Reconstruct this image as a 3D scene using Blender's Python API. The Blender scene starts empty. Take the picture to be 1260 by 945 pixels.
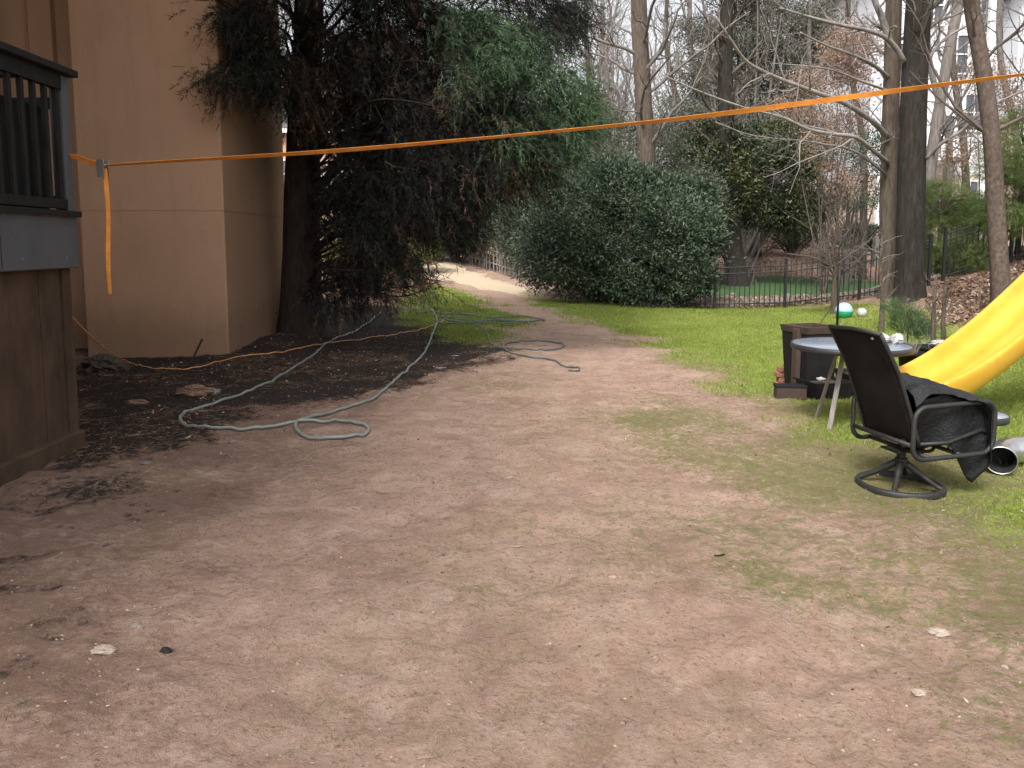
import bpy, math
import numpy as np
from mathutils import Vector, Matrix

S = bpy.context.scene
COL = S.collection
R = math.radians

# ------------------------------------------------------------------ camera, sky, sun, exposure
PITCH = R(6.0); FP = 950.0; EYE = 1.6
cd = bpy.data.cameras.new("camera"); cam = bpy.data.objects.new("camera", cd); COL.objects.link(cam)
cd.sensor_width = 36.0; cd.lens = FP/1260*36.0; cd.shift_y = -72.5/1260
cd.clip_start = 0.05; cd.clip_end = 2000
cam.location = (0, 0, EYE); cam.rotation_euler = (math.pi/2 - PITCH, 0, 0)
S.camera = cam

SUN_EL, SUN_AZ = R(50), R(205)           # azimuth clockwise from +Y: behind the camera, a little left
w = bpy.data.worlds.new("World"); S.world = w; w.use_nodes = True
nt = w.node_tree; nt.nodes.clear()
sky = nt.nodes.new('ShaderNodeTexSky'); sky.sky_type = 'NISHITA'; sky.sun_disc = False
sky.sun_elevation = SUN_EL; sky.sun_rotation = SUN_AZ
sky.air_density = 1.0; sky.dust_density = 6.0; sky.ozone_density = 1.5
bg = nt.nodes.new('ShaderNodeBackground'); bg.inputs[1].default_value = 0.15
wo = nt.nodes.new('ShaderNodeOutputWorld')
hs = nt.nodes.new('ShaderNodeHueSaturation'); hs.inputs['Saturation'].default_value = 0.15   # cloud cover
nt.links.new(sky.outputs[0], hs.inputs['Color']); nt.links.new(hs.outputs[0], bg.inputs[0])
nt.links.new(bg.outputs[0], wo.inputs[0])
sd = bpy.data.lights.new("sun", 'SUN'); sd.energy = 1.5; sd.angle = R(12); sd.color = (1.0, .96, .9)
so = bpy.data.objects.new("sun", sd); COL.objects.link(so)
sv = Vector((math.sin(SUN_AZ)*math.cos(SUN_EL), math.cos(SUN_AZ)*math.cos(SUN_EL), math.sin(SUN_EL)))
so.rotation_euler = sv.to_track_quat('Z', 'Y').to_euler(); so.location = (0, -5, 20)
S.view_settings.view_transform = 'Standard'; S.view_settings.look = 'None'
S.view_settings.gamma = 1; S.view_settings.use_curve_mapping = False
S.view_settings.exposure = 1.0
S.cycles.max_bounces = 6; S.cycles.diffuse_bounces = 3; S.cycles.transparent_max_bounces = 8
S.cycles.use_denoising = True

# ------------------------------------------------------------------ maths
CP, SP = math.cos(PITCH), math.sin(PITCH)
def ray(px, py):
    xc = (px-630)/FP; yc = -(py-400)/FP
    return np.array([xc, CP + yc*SP, -SP + yc*CP])
def at(px, py, Y):
    d = ray(px, py); return np.array([0, 0, EYE]) + d*(Y/d[1])
def G(px, py):
    """point of the terrain behind pixel px,py"""
    d = ray(px, py); t = 1.0
    last = t
    while t < 150:
        p = np.array([0, 0, EYE]) + d*t
        if p[2] < hgt(p[0], p[1]): break
        last = t; t *= 1.01
    for _ in range(20):
        m = (last+t)/2; p = np.array([0, 0, EYE]) + d*m
        if p[2] < hgt(p[0], p[1]): t = m
        else: last = m
    p = np.array([0, 0, EYE]) + d*t; p[2] = hgt(p[0], p[1]); return p
def smooth(a, b, x):
    t = np.clip((np.asarray(x, float)-a)/(b-a), 0, 1); return t*t*(3-2*t)
def h01(ix, iy, seed):
    n = (ix.astype(np.int64)*374761393 + iy.astype(np.int64)*668265263 + seed*974711) & 0x7fffffff
    n = ((n ^ (n >> 13))*1274126177) & 0x7fffffff
    return ((n ^ (n >> 16)) & 0xffff)/65535.0
def vnoise(x, y, seed=0):
    x = np.asarray(x, float); y = np.asarray(y, float)
    ix = np.floor(x); iy = np.floor(y); fx = x-ix; fy = y-iy
    fx = fx*fx*(3-2*fx); fy = fy*fy*(3-2*fy)
    a = h01(ix, iy, seed); b = h01(ix+1, iy, seed); c = h01(ix, iy+1, seed); d = h01(ix+1, iy+1, seed)
    return (a*(1-fx)+b*fx)*(1-fy) + (c*(1-fx)+d*fx)*fy
def fbm(x, y, seed=0, o=4):
    s = 0; a = .5; t = 0
    for k in range(o):
        s = s + a*vnoise(x*2**k, y*2**k, seed+k*17); t += a; a *= .5
    return s/t
def hgt(x, y):
    x = np.asarray(x, float); y = np.asarray(y, float)
    u = np.clip((y-20) + (1.5-x)*.9, 0, None)*smooth(14, 20, y)
    z = .0075*u*u
    z = 1.15*(1-np.exp(-z/1.15)) + .35*smooth(10, 30, u)
    z = z + .8*smooth(33, 40, y)*smooth(-2, 4, x)
    z = z + np.clip(.030*np.clip(x-4.9, 0, None)**2, 0, .5+.075*np.clip(x, 0, 12))*(1-smooth(17.5, 23, y))*smooth(2, 6, y)
    z = z + .10*np.exp(-(((x+3.9)/.9)**2 + ((y-12.6)/1.4)**2))
    z = z + .6*smooth(42, 70, y)
    return z
def nrm(a): return a/np.maximum(np.linalg.norm(a, axis=-1, keepdims=True), 1e-9)

# ------------------------------------------------------------------ mesh building
def mk(name, V, faces, mat, parent=None, smooth_=False, attrs=None, origin=None):
    V = np.asarray(V, float).reshape(-1, 3)
    org = np.array(parent_world(parent)) if parent is not None else (np.array(origin, float) if origin is not None else np.zeros(3))
    me = bpy.data.meshes.new(name)
    me.vertices.add(len(V)); me.vertices.foreach_set('co', (V-org).astype(np.float32).ravel())
    if not isinstance(faces, list): faces = [faces]
    faces = [np.asarray(f, np.int32) for f in faces if len(f)]
    idx = np.concatenate([f.ravel() for f in faces])
    tot = np.concatenate([np.full(len(f), f.shape[1], np.int32) for f in faces])
    st = np.concatenate([[0], np.cumsum(tot)[:-1]]).astype(np.int32)
    me.loops.add(len(idx)); me.loops.foreach_set('vertex_index', idx)
    me.polygons.add(len(tot)); me.polygons.foreach_set('loop_start', st)
    me.polygons.foreach_set('use_smooth', np.full(len(tot), smooth_, bool))
    if attrs:
        for k, a in attrs.items():
            at_ = me.attributes.new(k, 'FLOAT', 'POINT'); at_.data.foreach_set('value', np.asarray(a, np.float32))
    me.update(calc_edges=True); me.validate()
    if mat: me.materials.append(mat)
    o = bpy.data.objects.new(name, me); COL.objects.link(o)
    if parent is not None: o.parent = parent
    elif origin is not None: o.location = origin
    return o
def parent_world(o):
    p = Vector(o.location)
    while o.parent is not None: o = o.parent; p += Vector(o.location)
    return p
def tag(o, label=None, cat=None, group=None, kind=None):
    if label: o['label'] = label
    if cat: o['category'] = cat
    if group: o['group'] = group
    if kind: o['kind'] = kind
    return o
def thing(name, label, cat, loc, group=None):
    o = bpy.data.objects.new(name, None); COL.objects.link(o); o.location = [float(v) for v in loc]
    o.empty_display_size = .1
    return tag(o, label, cat, group)

def tubes_np(paths, rad, S_=6, caps=False):
    paths = np.asarray(paths, float); rad = np.asarray(rad, float)
    n, K, _ = paths.shape
    T = nrm(np.gradient(paths, axis=1))
    m = nrm(T.mean(1)); ref = np.where(np.abs(m[:, 2:3]) > .8, np.array([[1., 0, 0]]), np.array([[0, 0, 1.]]))
    side = nrm(np.cross(T, ref[:, None, :])); up = np.cross(side, T)
    a = np.arange(S_)/S_*2*np.pi
    V = paths[:, :, None, :] + rad[:, :, None, None]*(side[:, :, None, :]*np.cos(a)[None, None, :, None] + up[:, :, None, :]*np.sin(a)[None, None, :, None])
    i = np.arange(n)[:, None, None]*K*S_; k = np.arange(K-1)[None, :, None]*S_; s = np.arange(S_)[None, None, :]
    s2 = (s+1) % S_
    F_ = np.stack([i+k+s, i+k+s2, i+k+S_+s2, i+k+S_+s], -1).reshape(-1, 4)
    return V.reshape(-1, 3), F_
class MB:
    def __init__(s): s.V = []; s.F = {3: [], 4: []}; s.n = 0
    def add(s, V, *Fs):
        V = np.asarray(V, float).reshape(-1, 3)
        for f in Fs:
            f = np.asarray(f, int)
            if len(f): s.F[f.shape[1]].append(f+s.n)
        s.V.append(V); s.n += len(V); return s
    def box(s, c, d, rz=0, M=None):
        v = np.array([[x, y, z] for x in (-.5, .5) for y in (-.5, .5) for z in (-.5, .5)])*np.array(d)
        if rz:
            c_, s_ = math.cos(rz), math.sin(rz); v = v @ np.array([[c_, s_, 0], [-s_, c_, 0], [0, 0, 1]])
        if M is not None: v = v @ np.array(M).T
        return s.add(v+np.array(c), [[0, 1, 3, 2], [4, 6, 7, 5], [0, 4, 5, 1], [2, 3, 7, 6], [0, 2, 6, 4], [1, 5, 7, 3]])
    def bb(s, x0, x1, y0, y1, z0, z1): return s.box(((x0+x1)/2, (y0+y1)/2, (z0+z1)/2), (abs(x1-x0), abs(y1-y0), abs(z1-z0)))
    def tube(s, pts, r, S_=8, closed=False):
        P = np.asarray(pts, float); K = len(P)
        r = np.full(K, r, float) if np.isscalar(r) else np.asarray(r, float)
        if closed:
            T = nrm(np.roll(P, -1, 0)-np.roll(P, 1, 0))
        else: T = nrm(np.gradient(P, axis=0))
        sd_ = np.zeros((K, 3)); ref = np.array([0, 0, 1.]) if abs(T[0, 2]) < .85 else np.array([1., 0, 0])
        v = nrm(np.cross(T[0], ref))
        for k in range(K):
            v = nrm(v - T[k]*np.dot(v, T[k])); sd_[k] = v
        up = np.cross(sd_, T); a = np.arange(S_)/S_*2*np.pi
        V = P[:, None, :] + r[:, None, None]*(sd_[:, None, :]*np.cos(a)[None, :, None] + up[:, None, :]*np.sin(a)[None, :, None])
        F_ = []
        for k in range(K if closed else K-1):
            k2 = (k+1) % K
            for j in range(S_): F_.append([k*S_+j, k*S_+(j+1) % S_, k2*S_+(j+1) % S_, k2*S_+j])
        V = V.reshape(-1, 3); T3 = []
        if not closed:
            V = np.vstack([V, P[0], P[-1]]); b = K*S_
            for j in range(S_): T3 += [[b, (j+1) % S_, j], [b+1, (K-1)*S_+j, (K-1)*S_+(j+1) % S_]]
        return s.add(V, F_, T3) if T3 else s.add(V, F_)
    def lathe(s, prof, c, S_=32, M=None):
        P = np.asarray(prof, float); K = len(P); a = np.arange(S_)/S_*2*np.pi
        V = np.stack([P[:, None, 0]*np.cos(a)[None], P[:, None, 0]*np.sin(a)[None], np.repeat(P[:, 1:2], S_, 1)], -1).reshape(-1, 3)
        if M is not None: V = V @ np.array(M).T
        F_ = [[k*S_+j, k*S_+(j+1) % S_, (k+1)*S_+(j+1) % S_, (k+1)*S_+j] for k in range(K-1) for j in range(S_)]
        return s.add(V+np.array(c), F_)
    def xf(s, M, t=(0, 0, 0)):
        s.V = [v @ np.array(M).T + np.array(t) for v in s.V]; return s
    def build(s, name, mat, parent=None, smooth_=False, bevel=0, origin=None, attrs=None):
        fs = [np.concatenate(s.F[k]) for k in (3, 4) if s.F[k]]
        o = mk(name, np.concatenate(s.V), fs, mat, parent, smooth_, attrs, origin)
        if bevel:
            m = o.modifiers.new('bevel', 'BEVEL'); m.width = bevel; m.segments = 2; m.limit_method = 'ANGLE'; m.angle_limit = R(40)
        return o
def catmull(P, n=8):
    P = np.asarray(P, float); Q = np.vstack([2*P[0]-P[1], P, 2*P[-1]-P[-2]]); out = []
    for i in range(1, len(Q)-2):
        for t in np.arange(n)/n:
            out.append(.5*((2*Q[i]) + (-Q[i-1]+Q[i+1])*t + (2*Q[i-1]-5*Q[i]+4*Q[i+1]-Q[i+2])*t*t + (-Q[i-1]+3*Q[i]-3*Q[i+1]+Q[i+2])*t**3))
    out.append(P[-1]); return np.array(out)
def leafquads(P, D, L, Wd, rng, fold=.3):
    """folded diamond leaves: base point, direction, length, width"""
    n = len(P); D = nrm(D); rnd = rng.normal(size=(n, 3)); Sd = nrm(np.cross(D, rnd)); Nn = np.cross(Sd, D)
    L = np.broadcast_to(L, n)[:, None]; Wd = np.broadcast_to(Wd, n)[:, None]
    a = P; b = P + D*L*.45 + Sd*Wd*.5 + Nn*Wd*fold; c = P + D*L; d = P + D*L*.45 - Sd*Wd*.5 + Nn*Wd*fold
    V = np.stack([a, b, c, d], 1).reshape(-1, 3); i = np.arange(n)[:, None]*4
    F_ = np.concatenate([i+np.array([[0, 1, 2]]), i+np.array([[0, 2, 3]])])
    return V, F_
def needles(P, D, L, Wd, rng):
    n = len(P); D = nrm(D); Sd = nrm(np.cross(D, rng.normal(size=(n, 3))))
    L = np.broadcast_to(L, n)[:, None]; Wd = np.broadcast_to(Wd, n)[:, None]
    V = np.stack([P-Sd*Wd*.5, P+Sd*Wd*.5, P+D*L], 1).reshape(-1, 3)
    return V, np.arange(n*3).reshape(-1, 3)
def grow(paths, rad, nch, lenf, ang, up, wig, K, rng, tmin=.3, rmin=.002, rf=.55, lmin=0):
    n, Kp, _ = paths.shape
    pi = np.repeat(np.arange(n), nch); m = len(pi)
    t = tmin + (1-tmin)*rng.random(m); f = t*(Kp-1); i0 = np.minimum(f.astype(int), Kp-2); fr = (f-i0)[:, None]
    p0 = paths[pi, i0]; p1 = paths[pi, i0+1]; pos = p0*(1-fr)+p1*fr; T = nrm(p1-p0)
    L = np.linalg.norm(np.diff(paths, axis=1), axis=2).sum(1)[pi]*lenf*(.5+.7*rng.random(m))*(1.2-.7*t)
    L = np.maximum(L, lmin)
    perp = nrm(np.cross(T, rng.normal(size=(m, 3)))); a = (ang*(.7+.6*rng.random(m)))[:, None]
    d = nrm(T*np.cos(a)+perp*np.sin(a)+np.array([0, 0, up])*.6)
    out = [pos]; step = (L/(K-1))[:, None]
    for k in range(K-1):
        pos = pos + d*step; out.append(pos); d = nrm(d + wig*rng.normal(size=(m, 3)) + np.array([0, 0, up])*.35)
    P = np.stack(out, 1); r0 = np.maximum((rad[pi, i0]*(1-fr[:, 0])+rad[pi, i0+1]*fr[:, 0])*rf, rmin)
    return P, np.maximum(r0[:, None]*np.linspace(1, .3, K)[None], rmin*.6)
def on_paths(P, n, rng, tmin=.1):
    i = rng.integers(0, len(P), n); K = P.shape[1]; f = (tmin+(1-tmin)*rng.random(n))*(K-1); k = np.minimum(f.astype(int), K-2); fr = (f-k)[:, None]
    return P[i, k]*(1-fr)+P[i, k+1]*fr, nrm(P[i, k+1]-P[i, k])

# ------------------------------------------------------------------ materials
class NT:
    def __init__(s, name):
        s.m = bpy.data.materials.new(name); s.m.use_nodes = True; s.t = s.m.node_tree; s.t.nodes.clear()
        s.out = s.n('ShaderNodeOutputMaterial'); s.p = s.n('ShaderNodeBsdfPrincipled'); s.l(s.p.outputs[0], s.out.inputs[0])
        s.tc = s.n('ShaderNodeTexCoord')
    def n(s, t): return s.t.nodes.new(t)
    def l(s, a, b): s.t.links.new(a, b)
    def noise(s, sc, det=6, rough=.6, vec=None, stretch=None, dist=0):
        n = s.n('ShaderNodeTexNoise'); n.inputs['Scale'].default_value = sc; n.inputs['Detail'].default_value = det
        n.inputs['Roughness'].default_value = rough; n.inputs['Distortion'].default_value = dist
        v = vec or s.tc.outputs['Object']
        if stretch:
            mp = s.n('ShaderNodeMapping'); mp.inputs['Scale'].default_value = stretch; s.l(v, mp.inputs[0]); v = mp.outputs[0]
        s.l(v, n.inputs['Vector']); return n.outputs[0]
    def ramp(s, f, stops):
        r = s.n('ShaderNodeValToRGB'); e = r.color_ramp.elements
        while len(e) < len(stops): e.new(.5)
        for i, (p, c) in enumerate(stops):
            e[i].position = p; e[i].color = (*c, 1) if len(c) == 3 else c
        s.l(f, r.inputs[0]); return r.outputs[0]
    def mix(s, f, a, b, mode='MIX'):
        m = s.n('ShaderNodeMix'); m.data_type = 'RGBA'; m.blend_type = mode
        for sock, v in ((m.inputs[0], f), (m.inputs[6], a), (m.inputs[7], b)):
            if hasattr(v, 'links'): s.l(v, sock)
            elif isinstance(v, (int, float)): sock.default_value = v
            else: sock.default_value = (*v, 1)
        return m.outputs[2]
    def math(s, op, a, b=0, c=0, clamp=False):
        m = s.n('ShaderNodeMath'); m.operation = op; m.use_clamp = clamp
        for i, v in enumerate((a, b, c)):
            if hasattr(v, 'links'): s.l(v, m.inputs[i])
            else: m.inputs[i].default_value = v
        return m.outputs[0]
    def attr(s, nm):
        a = s.n('ShaderNodeAttribute'); a.attribute_name = nm; return a.outputs['Fac']
    def bump(s, h, strength=.4, dist=.01):
        b = s.n('ShaderNodeBump'); b.inputs['Strength'].default_value = strength; b.inputs['Distance'].default_value = dist
        s.l(h, b.inputs['Height']); s.l(b.outputs[0], s.p.inputs['Normal'])
    def set(s, col=None, rough=None, metal=None, spec=None):
        for k, v in (('Base Color', col), ('Roughness', rough), ('Metallic', metal), ('Specular IOR Level', spec)):
            if v is None: continue
            if hasattr(v, 'links'): s.l(v, s.p.inputs[k])
            elif isinstance(v, tuple): s.p.inputs[k].default_value = (*v, 1)
            else: s.p.inputs[k].default_value = v
        return s.m
def simple(name, c1, c2, sc=8, rough=.7, metal=0, bump=.2, bsc=None, bd=.005, stretch=None, spec=None, c3=None):
    t = NT(name); f = t.noise(sc, 8, .65, stretch=stretch)
    stops = [(.3, c1), (.7, c2)] if c3 is None else [(.3, c1), (.52, c2), (.72, c3)]
    c = t.ramp(f, stops)
    if bump: t.bump(t.noise(bsc or sc*5, 6, .7, stretch=stretch), bump, bd)
    return t.set(c, rough, metal, spec)
def leafmat(name, cols, rough=.6, transl=.25, spec=.5):
    """per leaf value v picks the leaf's own colour"""
    t = NT(name); v = t.attr('v'); c = t.ramp(v, [(i/(len(cols)-1), k) for i, k in enumerate(cols)])
    t.set(c, rough, 0, spec)
    if transl:
        tr = t.n('ShaderNodeBsdfTranslucent'); t.l(c, tr.inputs[0]); mx = t.n('ShaderNodeMixShader'); mx.inputs[0].default_value = transl
        t.l(t.p.outputs[0], mx.inputs[1]); t.l(tr.outputs[0], mx.inputs[2]); t.l(mx.outputs[0], t.out.inputs[0])
    return t.m
def bark(name, c1, c2, c3, sc=3, st=(6, 6, 1), bd=.03):
    t = NT(name); f = t.noise(sc, 10, .7, stretch=st); g = t.noise(1.3, 4, .6)
    c = t.ramp(f, [(.32, c1), (.5, c2), (.7, c3)]); c = t.mix(t.math('MULTIPLY', g, .5), c, c2)
    t.bump(t.noise(sc*1.5, 10, .75, stretch=st), .8, bd); return t.set(c, .95, 0, .15)

M = {}
def stuccomat():
    t = NT('stucco'); sx = t.n('ShaderNodeSeparateXYZ'); t.l(t.tc.outputs['Object'], sx.inputs[0]); z = sx.outputs[2]
    c = t.ramp(t.noise(.9, 6, .6), [(.3, (.385, .235, .15)), (.7, (.44, .275, .18))])
    c = t.mix(t.math('MULTIPLY', t.ramp(t.noise(2.2, 8, .7, stretch=(3, 3, .35)), [(.5, (0, 0, 0)), (.72, (1, 1, 1))]), .22), c, (.2, .13, .1))
    sp_ = t.math('SUBTRACT', t.math('ADD', .42, t.math('MULTIPLY', t.noise(5, 8, .75), .9)), z)     # mud splashed on the foot of the wall
    sp_ = t.math('MULTIPLY', t.math('MULTIPLY', sp_, 1.8, clamp=True), .4)
    c = t.mix(sp_, c, (.13, .085, .06))
    c = t.mix(t.ramp(t.noise(160, 3, .6), [(.55, (0, 0, 0)), (.75, (.25, .25, .25))]), c, (.16, .10, .075))
    t.bump(t.math('ADD', t.noise(180, 4, .7), t.noise(25, 4, .6)), .5, .004); return t.set(c, .95, 0, .1)
M['stucco'] = stuccomat()
M['stucco_groove'] = simple('stucco_groove', (.27, .17, .115), (.31, .2, .135), 5, .95, spec=.1)
M['deck_black'] = simple('deck_black', (.010, .0095, .010), (.022, .021, .021), 6, .75, bump=.3, stretch=(3, 3, 1), spec=.2)
M['fascia'] = simple('fascia', (.062, .065, .072), (.085, .088, .096), 3, .7, bump=.3, bsc=60)
M['brownwood'] = simple('brownwood', (.045, .028, .019), (.082, .052, .037), 2.2, .85, bump=.35, bsc=9, stretch=(2, 2, .8), c3=(.125, .072, .046), spec=.2)
M['darkvoid'] = simple('dark_glass', (.012, .012, .014), (.02, .02, .022), 2, .25, bump=0)
M['cedar_bark'] = bark('cedar_bark', (.012, .009, .008), (.035, .027, .023), (.06, .045, .036))
M['dark_bark'] = bark('dark_bark', (.012, .010, .009), (.032, .028, .024), (.06, .054, .045))
M['brown_bark'] = bark('brown_bark', (.045, .034, .026), (.095, .074, .058), (.16, .135, .11))
M['grey_bark'] = bark('grey_bark', (.09, .075, .065), (.16, .14, .125), (.26, .24, .22))
M['pale_twig'] = simple('pale_twig', (.14, .12, .11), (.3, .28, .265), 5, .9, bump=.2)
M['red_bark'] = bark('scaly_bark', (.045, .032, .027), (.10, .075, .062), (.18, .145, .12), sc=6, st=(3, 3, 2))
M['iron'] = simple('black_iron', (.006, .006, .007), (.012, .012, .013), 9, .7, bump=.1)
M['greywood'] = simple('grey_wood', (.16, .14, .125), (.3, .275, .25), 5, .9, bump=.4, stretch=(8, 8, 1))
M['strap'] = simple('orange_webbing', (.60, .20, .025), (.80, .33, .05), 9, .65, bump=.5, bsc=260, bd=.002)
M['steel'] = simple('steel', (.35, .34, .32), (.5, .5, .48), 20, .35, .9, bump=.1)
M['cord'] = simple('orange_cord', (.62, .27, .09), (.78, .4, .16), 10, .5, bump=0)
M['hose'] = simple('green_grey_hose', (.15, .17, .155), (.25, .27, .245), 6, .5, bump=0)
M['hose_dark'] = simple('dark_hose', (.06, .085, .075), (.12, .15, .135), 6, .5, bump=0)

# ground: soil, moss, mulch, straw path, leaf litter and turf are different stuff, kept in vertex attributes
def ground_mat():
    t = NT('ground_soil'); obj_ = t.tc.outputs['Object']
    nA = t.noise(.9, 5, .6); nB = t.noise(6.5, 11, .76, dist=.8); nC = t.noise(38, 8, .7); nD = t.noise(2.4, 8, .7, stretch=(1, 2.6, 1), dist=.8)
    nE = t.noise(130, 6, .75); nF = t.noise(1.9, 9, .74, dist=.5)
    d = t.ramp(nB, [(.30, (.26, .158, .112)), (.45, (.38, .258, .198)), (.58, (.45, .322, .256)), (.72, (.52, .40, .33))])
    d = t.mix(t.ramp(nF, [(.36, (.7, .7, .7)), (.56, (0, 0, 0))]), d, (.25, .155, .115))
    d = t.mix(t.math('MULTIPLY', t.ramp(nA, [(.35, (0, 0, 0)), (.65, (1, 1, 1))]), .35), d, (.38, .255, .19))
    d = t.mix(t.ramp(nD, [(.56, (0, 0, 0)), (.72, (.7, .7, .7))]), d, (.14, .095, .075))
    d = t.mix(t.ramp(nC, [(.54, (0, 0, 0)), (.68, (.75, .75, .75))]), d, (.13, .088, .066))
    d = t.mix(t.ramp(nC, [(.30, (.55, .55, .55)), (.42, (0, 0, 0))]), d, (.52, .425, .34))
    d = t.mix(t.ramp(nE, [(.55, (0, 0, 0)), (.70, (.7, .7, .7))]), d, (.10, .07, .055))
    def fac(a, n, gain=5, amp=1.0):
        v = t.math('ADD', t.attr(a), t.math('MULTIPLY', t.math('SUBTRACT', n, .5), amp))
        return t.math('ADD', t.math('MULTIPLY', t.math('SUBTRACT', v, .5), gain), .5, clamp=True)
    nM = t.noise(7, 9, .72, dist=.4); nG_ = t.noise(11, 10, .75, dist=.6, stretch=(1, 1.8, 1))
    d = t.mix(t.math('MULTIPLY', fac('dark_soil', nG_, 3.0, 1.6), .7), d, (.165, .10, .075))
    moss = t.ramp(nC, [(.3, (.10, .10, .035)), (.7, (.21, .21, .085))])
    nG = t.noise(15, 10, .8, dist=.5)
    d = t.mix(t.math('MULTIPLY', fac('moss', nG, 4.5, 1.9), .8), d, moss)
    mul = t.ramp(nC, [(.3, (.012, .010, .010)), (.55, (.04, .033, .03)), (.75, (.10, .075, .06))])
    c = t.mix(fac('mulch', nG, 3.2, 2.0), d, mul)
    pth = t.ramp(nC, [(.3, (.36, .28, .19)), (.7, (.62, .52, .38))])
    c = t.mix(fac('straw', nM, 6, .7), c, pth)
    vo = t.n('ShaderNodeTexVoronoi'); vo.inputs['Scale'].default_value = 14; t.l(obj_, vo.inputs['Vector'])
    lf = t.ramp(vo.outputs['Color'], [(.1, (.09, .05, .035)), (.5, (.22, .135, .1)), (.9, (.36, .26, .2))])
    c = t.mix(fac('leaf', nM, 4, 1.0), c, lf)
    gr = t.ramp(nM, [(.3, (.13, .17, .035)), (.55, (.22, .28, .055)), (.75, (.31, .34, .09))])
    c = t.mix(fac('turf', nG, 4, 1.9), c, gr)
    lw = t.ramp(nG, [(.3, (.035, .075, .03)), (.55, (.06, .115, .042)), (.75, (.12, .14, .07))])
    c = t.mix(fac('lawn', nM, 6, .5), c, lw)
    t.set(c, .97, 0, .12)
    h = t.math('ADD', t.math('ADD', nB, t.math('MULTIPLY', nC, .6)), t.math('MULTIPLY', nE, .25)); t.bump(h, 1.0, .03)
    return t.m

# ------------------------------------------------------------------ ground zones
def wpoly(px): return np.array([G(a, b)[:2] for a, b in px])
def sdf(P, x, y):
    """signed distance, positive inside"""
    x = np.asarray(x, float); y = np.asarray(y, float); d = np.full(x.shape, 1e9); ins = np.zeros(x.shape, bool)
    for i in range(len(P)):
        ax, ay = P[i]; bx, by = P[(i+1) % len(P)]
        ex, ey = bx-ax, by-ay; t = np.clip(((x-ax)*ex+(y-ay)*ey)/(ex*ex+ey*ey+1e-12), 0, 1)
        d = np.minimum(d, np.hypot(x-ax-t*ex, y-ay-t*ey))
        c = ((ay > y) != (by > y)) & (x < (bx-ax)*(y-ay)/((by-ay) if abs(by-ay) > 1e-9 else 1e-9)+ax); ins ^= c
    return np.where(ins, d, -d)
Z_MULCH = [wpoly([(86, 575), (150, 556), (225, 540), (300, 505), (380, 495), (450, 482), (530, 468), (590, 445), (610, 428), (590, 410), (555, 402), (525, 388), (500, 378), (440, 375), (360, 378), (270, 400), (85, 430)])]
Z_TURF = [wpoly([(538, 353), (575, 362), (606, 378), (632, 393), (628, 408), (600, 424), (560, 420), (535, 402), (505, 390), (505, 365)]),
          wpoly([(655, 365), (700, 371), (830, 374), (960, 377), (1080, 378), (1145, 384), (1190, 410), (1259, 420), (1330, 440), (1330, 560), (1259, 545), (1180, 520), (1090, 520), (1040, 545), (985, 520), (930, 492), (900, 462), (840, 432), (775, 408), (728, 396)]),
          wpoly([(1215, 570), (1259, 560), (1330, 560), (1330, 660), (1259, 650), (1222, 618)])]
Z_STRAW = [wpoly([(522, 328), (545, 321), (575, 330), (610, 345), (660, 358), (718, 370), (665, 370), (610, 358), (560, 345), (525, 342)])]
Z_LEAF = [wpoly([(1146, 395), (1150, 352), (1260, 322), (1500, 300), (1500, 400), (1260, 378), (1225, 402), (1180, 400)])]
def zones(x, y):
    x = np.asarray(x, float); y = np.asarray(y, float)
    n = fbm(x*1.3, y*1.3, 3)-.5; n2 = fbm(x*4, y*4, 9)-.5; n3 = fbm(x*13, y*13, 19, 3)-.5; wob = n*1.0*np.clip(y/12, .3, 1.2)+n2*.5+n3*.45
    def z(L, soft=.5): return np.max([np.clip(sdf(p, x, y)/soft*.5+.5+wob*.5/soft, 0, 1) for p in L], axis=0)
    o = {}
    o['mulch'] = z(Z_MULCH, .35)
    o['turf'] = np.clip(z(Z_TURF, 1.0), 0, 1)
    o['turf'] = np.clip(o['turf']*(.62+.9*fbm(x*.9, y*.9, 31)), 0, 1)*np.where((y < 7.5) & (x < 3.6), .85, 1)
    o['straw'] = z(Z_STRAW, .35)
    o['leaf'] = np.maximum(z(Z_LEAF, .35), ((y > 18.9) & (y < 21) & (x > 2.5) & (x < 16))*.75)
    back = (y > 20.5) & (x > 3.5)
    o['leaf'] = np.maximum(o['leaf'], smooth(33.5, 34.5, y+2*n)*(x > -2)*.9)
    o['leaf'] = np.maximum(o['leaf'], smooth(24, 30, y)*(x < -4)*.45)
    o['lawn'] = np.where((y > 20.8+1.0*n) & (y < 33.5+2*n) & (x > 2.8), 1.0, 0)
    o['lawn'] = np.where((y > 18.5) & (x > 10.5+2*n) & (y < 21), .9, o['lawn'])
    right = smooth(.2, 3.2, x + n*2.0)
    o['moss'] = np.clip(.25+.42*right + .75*(fbm(x*.8, y*.8, 77)-.5), 0, .9)*smooth(14, 9, y)+.25*smooth(9, 14, y)
    o['dark_soil'] = np.clip(.18+.5*smooth(-.6, -2.6, x+1.5*n)+.42*smooth(1.2, 3.2, x+n)+.9*(fbm(x*1.4, y*1.9, 95)-.5), 0, 1)  # darker red-brown ground towards the left and right, broken up by noise
    # burnt-looking dark flecks by the deck
    fl = np.exp(-(((x+2.75)/.5)**2+((y-4.9)/.45)**2))
    o['mulch'] = np.maximum(o['mulch'], np.clip(fl*.62, 0, 1))
    lf_ = smooth(-.9, -2.4, x+n)*smooth(8, 4.5, y)*smooth(.56, .68, fbm(x*3.2+3, y*5.5+7, 515))
    o['mulch'] = np.maximum(o['mulch'], .5*lf_)
    return o
def axis(parts):
    out = []
    for a, b, st in parts: out += list(np.arange(a, b, st))
    return np.array(out)
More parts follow.
